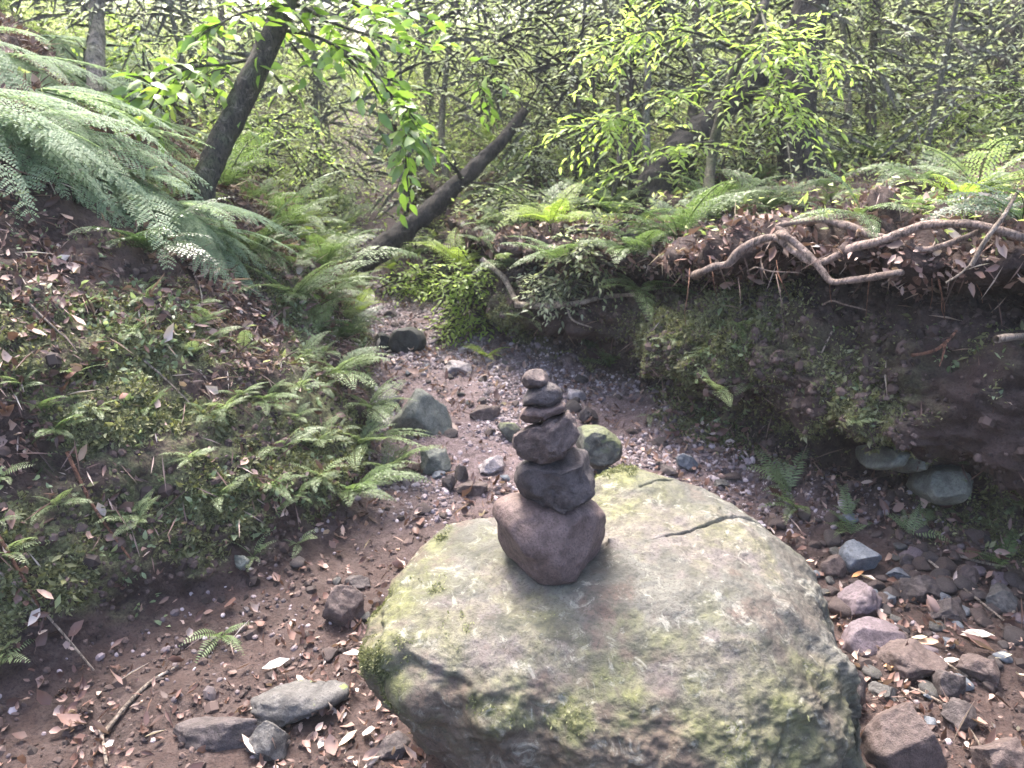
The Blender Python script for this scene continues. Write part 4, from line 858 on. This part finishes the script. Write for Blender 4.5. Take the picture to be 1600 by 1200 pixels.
g = base_at(1008, 318)
tree('leaning_tree', [g, PD(1045, 255, fdepth(g)), PD(1105, 195, fdepth(g) + .1), PD(1180, 120, fdepth(g) + .2), PD(1270, 20, fdepth(g) + .3)], .12, .08, 'dark heavy trunk leaning right behind the young bright tree', bark=BARKD, leaves='mid', seed=6, nsp=60, blobs=[(PD(1290, 0, fdepth(g) + .5), .5)])
TH = 'thin upright stems behind the gully'
for i, (bx, by, rest, r_, lb, bk) in enumerate([
    (990, 315, [(988, 200, .1), (980, 90, .2), (975, -20, .3)], .035, 'dark thin upright stem left of the young bright tree', BARKD),
    (1014, 305, [(1010, 200, .1), (1013, 90, .1), (1015, -20, .2)], .03, 'pale thin stem just right of the dark thin one', BARKP),
    (955, 320, [(968, 240, .0), (962, 120, .2), (940, -20, .3)], .018, 'very thin grey stem between the curved sapling and the dark stem', BARK),
    (888, 305, [(903, 255, .0), (906, 190, .0), (900, 130, .1), (880, 60, .1)], .018, 'curved sapling stem right of the centre leaning trunk', BARKD),
    (938, 318, [(932, 250, .0), (930, 190, .1), (926, 100, .1)], .014, 'thin straight sapling beside the curved one', BARKD),
    (1362, 235, [(1360, 150, .1), (1366, 50, .2), (1372, -30, .2)], .04, 'thin upright trunk on the right terrace, left of the pale leaves', BARK),
    (1325, 250, [(1325, 160, .1), (1318, 60, .2), (1310, -30, .2)], .03, 'slender trunk close to the thick dark trunk on its right', BARKP),
    (152, 180, [(150, 100, .1), (152, 20, .2), (150, -40, .2)], .05, 'grey upright trunk behind the silvery ferns at left', BARKP),
    (345, 210, [(344, 120, .5), (346, 40, .8), (340, -30, 1)], .04, 'thin upright trunk seen just left of the left leaning trunk', BARK),
    (700, 300, [(690, 200, .3), (700, 90, .4), (720, -20, .5)], .03, 'thin stem behind the upper part of the centre leaning trunk', BARK),
    (1075, 300, [(1080, 200, .3), (1090, 100, .4), (1085, -20, .5)], .045, 'mid grey stem behind the young bright tree', BARK),
    (1590, 200, [(1570, 120, .1), (1585, 40, .1), (1610, -30, .1)], .10, 'stout trunk at the right edge of the photo', BARKD)]):
    g = base_at(bx, by); dg = fdepth(g); pts = [g] + [PD(x, y, dg + k) for x, y, k in rest]
    tree('thin_tree', pts, r_, r_ * .7, lb, bark=bk, leaves=['mid', 'pale', 'mid'][i % 3], seed=20 + i, nsp=70, nl=8, ll=.05, sides=9, group=TH, blobs=[(pts[-1], .35), (pts[-2] + np.array([.2, .1, 0]), .22)])
# background trees and bushes, one by one
rb = np.random.default_rng(404)
BG = 'trees of the wood behind'
def wood_tree(x, y, h, cr, lv, label, seed, lean=0.0, group=BG, nsp=560, ll=.075):
    g, _ = drop(x, y); top = g + np.array([lean * h, 0, h]); r0 = .014 + .006 * h
    bl = [(top, cr), (g + np.array([lean * h * .6 + cr * .5, -.2, h * .62]), cr * .8), (g + np.array([lean * h * .5 - cr * .6, .1, h * .5]), cr * .75), (g + np.array([cr * .2, -.3, h * .28]), cr * .7), (g + np.array([-cr * .4, .2, h * .22]), cr * .6)]
    tree('wood_tree', [g, g + np.array([lean * h * .3, 0, h * .4]), top], r0, r0 * .45, label, bark=BARKP, leaves=lv, blobs=bl, nsp=nsp, nl=9, ll=ll, L=.38, seed=seed, sides=7, group=group, bump=.05)
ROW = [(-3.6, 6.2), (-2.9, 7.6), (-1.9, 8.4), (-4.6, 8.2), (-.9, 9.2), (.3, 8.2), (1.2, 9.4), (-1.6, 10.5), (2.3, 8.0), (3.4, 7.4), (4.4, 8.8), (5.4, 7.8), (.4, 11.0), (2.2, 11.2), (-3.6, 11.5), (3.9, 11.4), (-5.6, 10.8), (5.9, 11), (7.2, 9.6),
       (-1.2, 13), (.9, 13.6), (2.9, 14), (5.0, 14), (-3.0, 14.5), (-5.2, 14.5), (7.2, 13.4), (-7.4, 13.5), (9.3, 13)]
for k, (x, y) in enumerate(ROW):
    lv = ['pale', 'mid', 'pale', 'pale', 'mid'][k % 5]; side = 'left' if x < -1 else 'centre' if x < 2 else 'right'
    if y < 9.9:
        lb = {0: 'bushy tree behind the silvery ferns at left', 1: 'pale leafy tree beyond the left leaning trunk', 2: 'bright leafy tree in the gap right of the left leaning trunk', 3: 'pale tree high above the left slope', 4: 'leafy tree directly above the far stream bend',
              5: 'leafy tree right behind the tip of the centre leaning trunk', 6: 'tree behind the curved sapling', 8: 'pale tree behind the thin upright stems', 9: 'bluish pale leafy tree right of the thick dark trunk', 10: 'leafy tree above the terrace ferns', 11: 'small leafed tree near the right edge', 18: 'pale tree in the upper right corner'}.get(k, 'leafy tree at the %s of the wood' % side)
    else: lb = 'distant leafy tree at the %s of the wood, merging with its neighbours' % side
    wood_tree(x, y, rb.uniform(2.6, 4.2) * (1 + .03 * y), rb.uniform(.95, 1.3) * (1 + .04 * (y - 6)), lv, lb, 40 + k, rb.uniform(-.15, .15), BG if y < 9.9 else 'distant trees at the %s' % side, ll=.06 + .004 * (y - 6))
SAP = [(-2.5, 6.4), (-1.7, 7.0), (-.9, 6.6), (-.2, 7.4), (.5, 6.2), (1.1, 6.9), (1.7, 5.9), (2.2, 6.8), (2.9, 5.6), (3.4, 6.5), (4.0, 5.9), (-3.4, 6.9), (.1, 8.9), (2.6, 8.9), (4.6, 7.2)]
for k, (x, y) in enumerate(SAP):
    wood_tree(x, y, rb.uniform(1.3, 2.1), rb.uniform(.5, .75), ['pale', 'mid', 'pale', 'bright'][k % 4], 'leafy sapling in the %s of the thicket just behind the gully' % ('left' if x < -1 else 'middle' if x < 1.5 else 'right'), 140 + k, rb.uniform(-.1, .1), 'saplings of the thicket, %s' % ('left' if x < -1 else 'middle' if x < 1.5 else 'right'), 210, .055)
def bush(px, py, h, lv, label, seed, ll=.05, nsp=130, group='bushes on the slopes'):
    g = base_at(px, py); tree('bush', [g, g + np.array([.02, 0, h * .4]), g + np.array([.05, 0, h * .8])], .012, .006, label, 'bush', BARK, lv, [(g + np.array([0, 0, h * .65]), h * .55), (g + np.array([h * .4, 0, h * .4]), h * .35), (g + np.array([-h * .4, 0, h * .35]), h * .35)], (), nsp, group, 6, seed, 8, ll, .2, LEAF8)
for i, (px, py, h, lv, lb) in enumerate([
    (650, 462, .18, 'bright', 'low sunlit bush at the far end of the gravel'), (735, 452, .14, 'bright', 'sunlit bush right of the end of the gravel'), (640, 400, .28, 'mid', 'bush behind the lower part of the centre trunk'),
    (795, 350, .25, 'mid', 'green bush on the slope under the tip of the centre trunk'), (900, 290, .5, 'mid', 'bush at the foot of the curved sapling'), (830, 290, .45, 'pale', 'pale bush between centre trunk and curved sapling'),
    (1180, 270, .6, 'mid', 'bush between the heavy leaning trunk and the thick dark trunk'), (1330, 215, .6, 'pale', 'pale bush right of the thick dark trunk'), (1460, 200, .7, 'pale', 'pale bluish bush above the wide terrace fern'),
    (1550, 180, .6, 'mid', 'bush below the stout trunk at the right edge'), (420, 300, .6, 'bright', 'bright bush right of the left leaning trunk foot'), (500, 330, .6, 'mid', 'bush between the two leaning trunks'),
    (230, 200, .5, 'bright', 'bright bush behind the silvery ferns'), (940, 430, .25, 'mid', 'small bush at the rim of the shaded nook'), (740, 520, .2, 'bright', 'tiny bright bush on the broken bank above the gravel'),
    (870, 455, .10, 'pale', 'small pale bush behind the fallen branch'), (1240, 265, .55, 'pale', 'pale bush at the foot of the thick dark trunk'), (1395, 225, .6, 'mid', 'leafy bush behind the arching terrace fern'),
    (1500, 235, .55, 'bright', 'bright bush behind the wide terrace fern'), (1590, 250, .5, 'pale', 'pale bush cut by the right edge above the terrace'), (1120, 300, .4, 'mid', 'low bush behind the lush ferns')]):
    bush(px, py, h, lv, lb, 100 + i)
# the wood too far off to count
def far_wood():
    rr = np.random.default_rng(71); acc = Acc(); tw = Acc(); n = 4500
    x = rr.uniform(-22, 22, n); y = rr.uniform(16, 27, n); gz = np.interp(y, YS, GZ) + np.clip(np.abs(x) - 3, 0, 30) * .25
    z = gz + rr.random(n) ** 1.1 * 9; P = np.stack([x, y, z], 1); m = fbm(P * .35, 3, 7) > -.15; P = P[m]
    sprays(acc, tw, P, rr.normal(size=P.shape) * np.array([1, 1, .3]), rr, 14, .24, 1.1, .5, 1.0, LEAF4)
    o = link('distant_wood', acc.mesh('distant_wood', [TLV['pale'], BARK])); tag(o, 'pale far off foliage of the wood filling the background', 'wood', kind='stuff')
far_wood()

# ------------------------------------------------------------------ exposed roots, branches and twigs
ROOTM = bark_mat('root_bark', (.13, .088, .068), (.34, .25, .205), .0)
TWIG = bark_mat('dry_twig', (.16, .12, .09), (.38, .31, .25), .0)
RUST = bark_mat('rust_root', (.12, .05, .028), (.30, .14, .085), .0)
def tube_obj(name, pts, r0, r1, mat, parent=None, org=None, seed=1, sides=12, bump=.10, label=None, cat=None, group=None, n=10):
    P = catmull(pts, n); a = Acc(); rg = np.random.default_rng(seed)
    rad = np.linspace(r0, r1, len(P)) * (1 + .10 * fbm(P * 9, 2, seed)); V, Fc = tube(P, rad, sides, bump, seed, 18); a.add(V, Fc)
    org = P[0] if org is None else org; o = link(name, a.mesh(name, [mat], org), parent)
    if parent is None: o.location = tuple(org)
    if label: tag(o, label, cat, group)
    return o
def rd(px): return float(np.interp(px, [1110, 1550], [2.98, 2.33]))
def rp(l, k=0.0): return [PD(x, y, rd(x) - .04 + k) for x, y in l]
ro = PD(1280, 400, rd(1280) - .04); RT = tag(empty('exposed_roots', tuple(ro)), 'tangle of thick pale brown roots laid bare along the lip of the right bank', 'roots')
for i, (l, a, b, k) in enumerate([
    ([(1100, 424), (1118, 416), (1138, 412), (1155, 394), (1180, 378), (1212, 372), (1240, 392), (1268, 408), (1290, 408), (1330, 388), (1370, 378), (1410, 364), (1445, 352), (1490, 350), (1530, 352), (1600, 372)], .020, .015, 0),
    ([(1222, 366), (1245, 382), (1268, 404), (1285, 424), (1300, 440), (1330, 438), (1370, 432), (1405, 426)], .018, .011, -.02),
    ([(1278, 343), (1310, 350), (1335, 356), (1362, 368), (1390, 372), (1420, 386), (1450, 390), (1490, 378), (1520, 366), (1545, 356)], .017, .010, .03),
    ([(1232, 368), (1215, 354), (1230, 350), (1262, 345), (1290, 345)], .011, .013, .04),
    ([(1398, 426), (1390, 438), (1378, 446)], .007, .003, -.01),
    ([(1182, 418), (1205, 424), (1248, 426)], .004, .002, .02),
    ([(1300, 470), (1320, 476), (1352, 484)], .004, .002, .08)]):
    pr_ = rp(l, k); e0 = PD(l[0][0] - 14, l[0][1] + 6, rd(l[0][0]) + .16); e1 = PD(l[-1][0] + 10, l[-1][1] + 4, rd(l[-1][0]) + .16)
    tube_obj('root', [e0] + pr_ + [e1], a * .85, b * .8, ROOTM, RT, ro, 7 + i, bump=.16)
q = fdepth(at(1470, 540)[0]) - .02
ro = PD(1430, 560, q); RT2 = tag(empty('small_root', tuple(ro)), 'small rust coloured forked root sticking out of the bare soil of the right bank', 'root')
tube_obj('root', [PD(*v, q) for v in [(1425, 555), (1445, 552), (1465, 545), (1485, 528), (1495, 516)]], .006, .004, RUST, RT2, ro, 31); tube_obj('root', [PD(*v, q - .01) for v in [(1477, 536), (1474, 552), (1468, 572)]], .005, .002, RUST, RT2, ro, 32)
def lay(name, l, r0, r1, label, cat='twig', lift=.012, mat=None, group=None, seed=1):
    pts = [at(x, y)[0] + np.array([0, 0, lift]) for x, y in l]
    pp = np.array(pts); pp[1:-1] = pp[1:-1] * .5 + .25 * (pp[:-2] + pp[2:]); return tube_obj(name, pp, r0, r1, mat or TWIG, seed=seed, sides=7, label=label, cat=cat, group=group, n=6)
TG = 'dead twigs and sticks'
fb = PD(850, 478, 4.3); fo = tag(empty('fallen_branch', tuple(fb)), 'grey forked dead branch caught on the far right bank above the gravel', 'branch')
def fbd(x, y): return fdepth(at(x, y)[0]) - .05
for l, a, b in [([(752, 405), (785, 432), (800, 458), (808, 475)], .016, .014), ([(805, 476), (850, 478), (900, 474), (945, 464), (990, 460)], .018, .010), ([(808, 440), (822, 458), (850, 470), (895, 474)], .009, .006), ([(885, 478), (895, 500), (925, 512)], .007, .003)]:
    tube_obj('branch', [PD(x, y, min(fbd(x, y), 4.35)) for x, y in l], a, b, TWIG, fo, fb, int(l[0][0]))
tube_obj('stick', [PD(1517, 416, 2.28), PD(1540, 375, 2.26), PD(1568, 338, 2.25), PD(1590, 300, 2.3)], .008, .005, TWIG, label='straight pale stick leaning across the right end of the exposed roots', cat='stick', group=TG)
tube_obj('stick', [PD(1478, 442, 2.32), PD(1500, 428, 2.30), PD(1520, 410, 2.28)], .004, .003, TWIG, label='thin grey twig under the straight pale stick', cat='twig', group=TG)
tube_obj('stick', [PD(1556, 530, 2.26), PD(1590, 526, 2.30), PD(1670, 524, 2.75)], .010, .012, TWIG, label='broken branch stub poking in from the right edge of the photo', cat='branch', group=TG)
lay('twig', [(1418, 1078), (1450, 1092), (1490, 1110), (1520, 1150), (1545, 1198)], .0035, .0025, 'long thin white twig curving over the rubble to the bottom edge', group=TG)
lay('twig', [(1450, 880), (1500, 920), (1550, 960), (1600, 1000)], .004, .003, 'long thin brown twig running down the rubble at right', group=TG)
lay('twig', [(1360, 985), (1400, 1000), (1450, 1020), (1510, 1062)], .003, .003, 'thin brown twig between the lilac rock and dark rocks', group=TG)
lay('twig', [(1345, 990), (1368, 978), (1388, 966)], .003, .002, 'short brown twig under the purple brown rock', group=TG)
lay('stick', [(165, 1150), (200, 1105), (235, 1065), (280, 1045)], .007, .004, 'curved stick on dark soil at lower left', group=TG)
lay('stick', [(155, 1132), (163, 1160), (168, 1200)], .005, .004, 'short reddish stick meeting the bottom edge at lower left', group=TG)
lay('root', [(108, 720), (130, 770), (150, 810), (180, 850), (210, 890)], .006, .003, 'reddish hanging root running down the mossy left bank', 'root', .03, RUST, TG)
lay('twig', [(0, 905), (50, 940), (90, 990), (150, 1060)], .004, .003, 'thin pale twig down the left bank near the photo edge', 'twig', .03, None, TG)
lay('twig', [(0, 850), (30, 900), (60, 950), (85, 1000)], .006, .003, 'brown hanging stem at the left edge above the soil', 'twig', .03, RUST, TG)
lay('twig', [(40, 480), (80, 520), (120, 555)], .004, .002, 'thin bright stem on the upper left slope', 'twig', .03, None, TG)
lay('twig', [(225, 570), (262, 600), (300, 640)], .004, .002, 'pale stem in the brown litter above the small fern pair', 'twig', .02, None, TG)
lay('twig', [(480, 470), (560, 560), (600, 600)], .003, .002, 'thin stem crossing the ferns near the stream bend', 'twig', .06, None, TG)
lay('stick', [(682, 540), (700, 520), (712, 505)], .012, .008, 'dark stick beside the gravel near the black rocks', 'stick', .02, BARKD, TG)
lay('twig', [(1490, 870), (1530, 885), (1570, 890)], .006, .004, 'pale greenish twig beneath the right bank', 'twig', .012, None, TG)
lay('twig', [(1300, 520), (1280, 560), (1260, 610)], .003, .002, 'thin rootlet hanging on the bare soil of the right bank', 'twig', .01, None, TG)
# a few leaves large enough to point at
LM_ = {k: leaf_mat(k, [(0, c), (1, c)], .2, .5, 1.0) for k, c in (('white_leaf', (.62, .56, .50)), ('tan_leaf', (.45, .30, .20)), ('orange_leaf', (.55, .25, .08)), ('green_leaf', (.20, .28, .08)), ('cream_leaf', (.60, .52, .36)))}
LP = bpy.data.meshes
def one_leaf(px, py, L, m, label, yaw, cat='leaf', name='dead_leaf', w=1.0, tilt=.25):
    p, nn_ = at(px, py); bl = at_b(px, py)
    if bl is not None and fdepth(bl) < fdepth(p): p = bl; nn_ = np.array([0, 0, 1.0])
    x = np.array([[math.cos(yaw), math.sin(yaw), 0.0]]); B = basis(x - (x @ nn_)[:, None] * nn_ + tilt * nn_, nn_[None]); W, Fo, k = inst(DRY8, np.zeros((1, 3)), B, np.array([[L, L * w, L]]))
    o = link(name, mesh_np(name, W, Fo, [LM_[m]], None, {'rnd': np.full(k, .5)})); o.location = tuple(p + nn_ * .008); tag(o, label, cat, 'single leaves that stand out')
for a in [(410, 1048, .085, 'white_leaf', 'white leaf lying on the soil in the lower left', .2), (125, 722, .06, 'tan_leaf', 'upright tan leaf on the mossy left bank', 1.4), (530, 1170, .06, 'cream_leaf', 'cream leaf near the bottom edge left of the boulder', .5),
          (500, 1095, .05, 'tan_leaf', 'tan leaf behind the long flat grey rock', 2), (1430, 1006, .07, 'tan_leaf', 'pinkish tan leaf on the rubble right of the lilac rock', -.4), (1500, 990, .09, 'white_leaf', 'long silvery leaf curled on the rubble at right', -.5),
          (1512, 1040, .07, 'orange_leaf', 'orange leaf in the rubble at right', -.6), (1545, 1030, .06, 'cream_leaf', 'cream leaf right of the orange leaf', -.3), (1424, 1000, .05, 'cream_leaf', 'small cream leaf on the flat lilac rock', -.7),
          (1470, 1036, .05, 'white_leaf', 'small white leaf below the twig in the rubble', -.3), (1380, 1043, .06, 'orange_leaf', 'narrow orange leaf between boulder and brown mauve rock', -.1), (1330, 905, .05, 'orange_leaf', 'small orange leaf under the blue grey rock', .2),
          (1258, 880, .022, 'tan_leaf', 'tiny dark leaf scrap on top of the boulder', -.6), (1362, 1136, .06, 'tan_leaf', 'reddish leaf on the pinkish rock', .5), (710, 250, .06, 'cream_leaf', 'yellow leaf on the slope by the centre trunk', 1.3)]:
    one_leaf(*a)

# rootlets and dangling root hairs along the lip
rg_ = np.random.default_rng(88)
for k in range(16):
    x = rg_.uniform(1040, 1590); y = rg_.uniform(395, 450); d = rd(x) + rg_.uniform(-.02, .06); L_ = rg_.uniform(25, 95); sx = rg_.uniform(-25, 25)
    tube_obj('rootlet', [PD(x, y, d + .05), PD(x + sx * .4, y + L_ * .4, d - .01), PD(x + sx + rg_.uniform(-6, 6), y + L_ * .75, d - .01), PD(x + sx, y + L_, d + .01)], rg_.uniform(.001, .0028), .0008, RUST if k % 3 else ROOTM, seed=k, sides=5, label='thin rootlet dangling under the lip of the right bank', cat='rootlet', group='rootlets under the bank lip')

# ------------------------------------------------------------------ added thin volume that whitens the background, no real mist
hm = bpy.data.materials.new('added_haze'); hm.use_nodes = True; hn = hm.node_tree; hn.nodes.clear(); ho = hn.nodes.new('ShaderNodeOutputMaterial'); hv = hn.nodes.new('ShaderNodeVolumePrincipled')
hv.inputs['Color'].default_value = (.95, .97, .93, 1); hv.inputs['Density'].default_value = .0022; hn.links.new(hv.outputs[0], ho.inputs['Volume'])
zs = [(-26, 26), (-3, 36), (-1.2, 15.5)]; HV = [(x, y, z) for x in zs[0] for y in zs[1] for z in zs[2]]
HF = [(0, 1, 3, 2), (4, 6, 7, 5), (0, 4, 5, 1), (2, 3, 7, 6), (0, 2, 6, 4), (1, 5, 7, 3)]
tag(link('added_haze', mesh_np('added_haze', HV, HF, [hm], smooth=False)), 'thin scattering volume added to whiten the background', 'added_haze', kind='stuff')
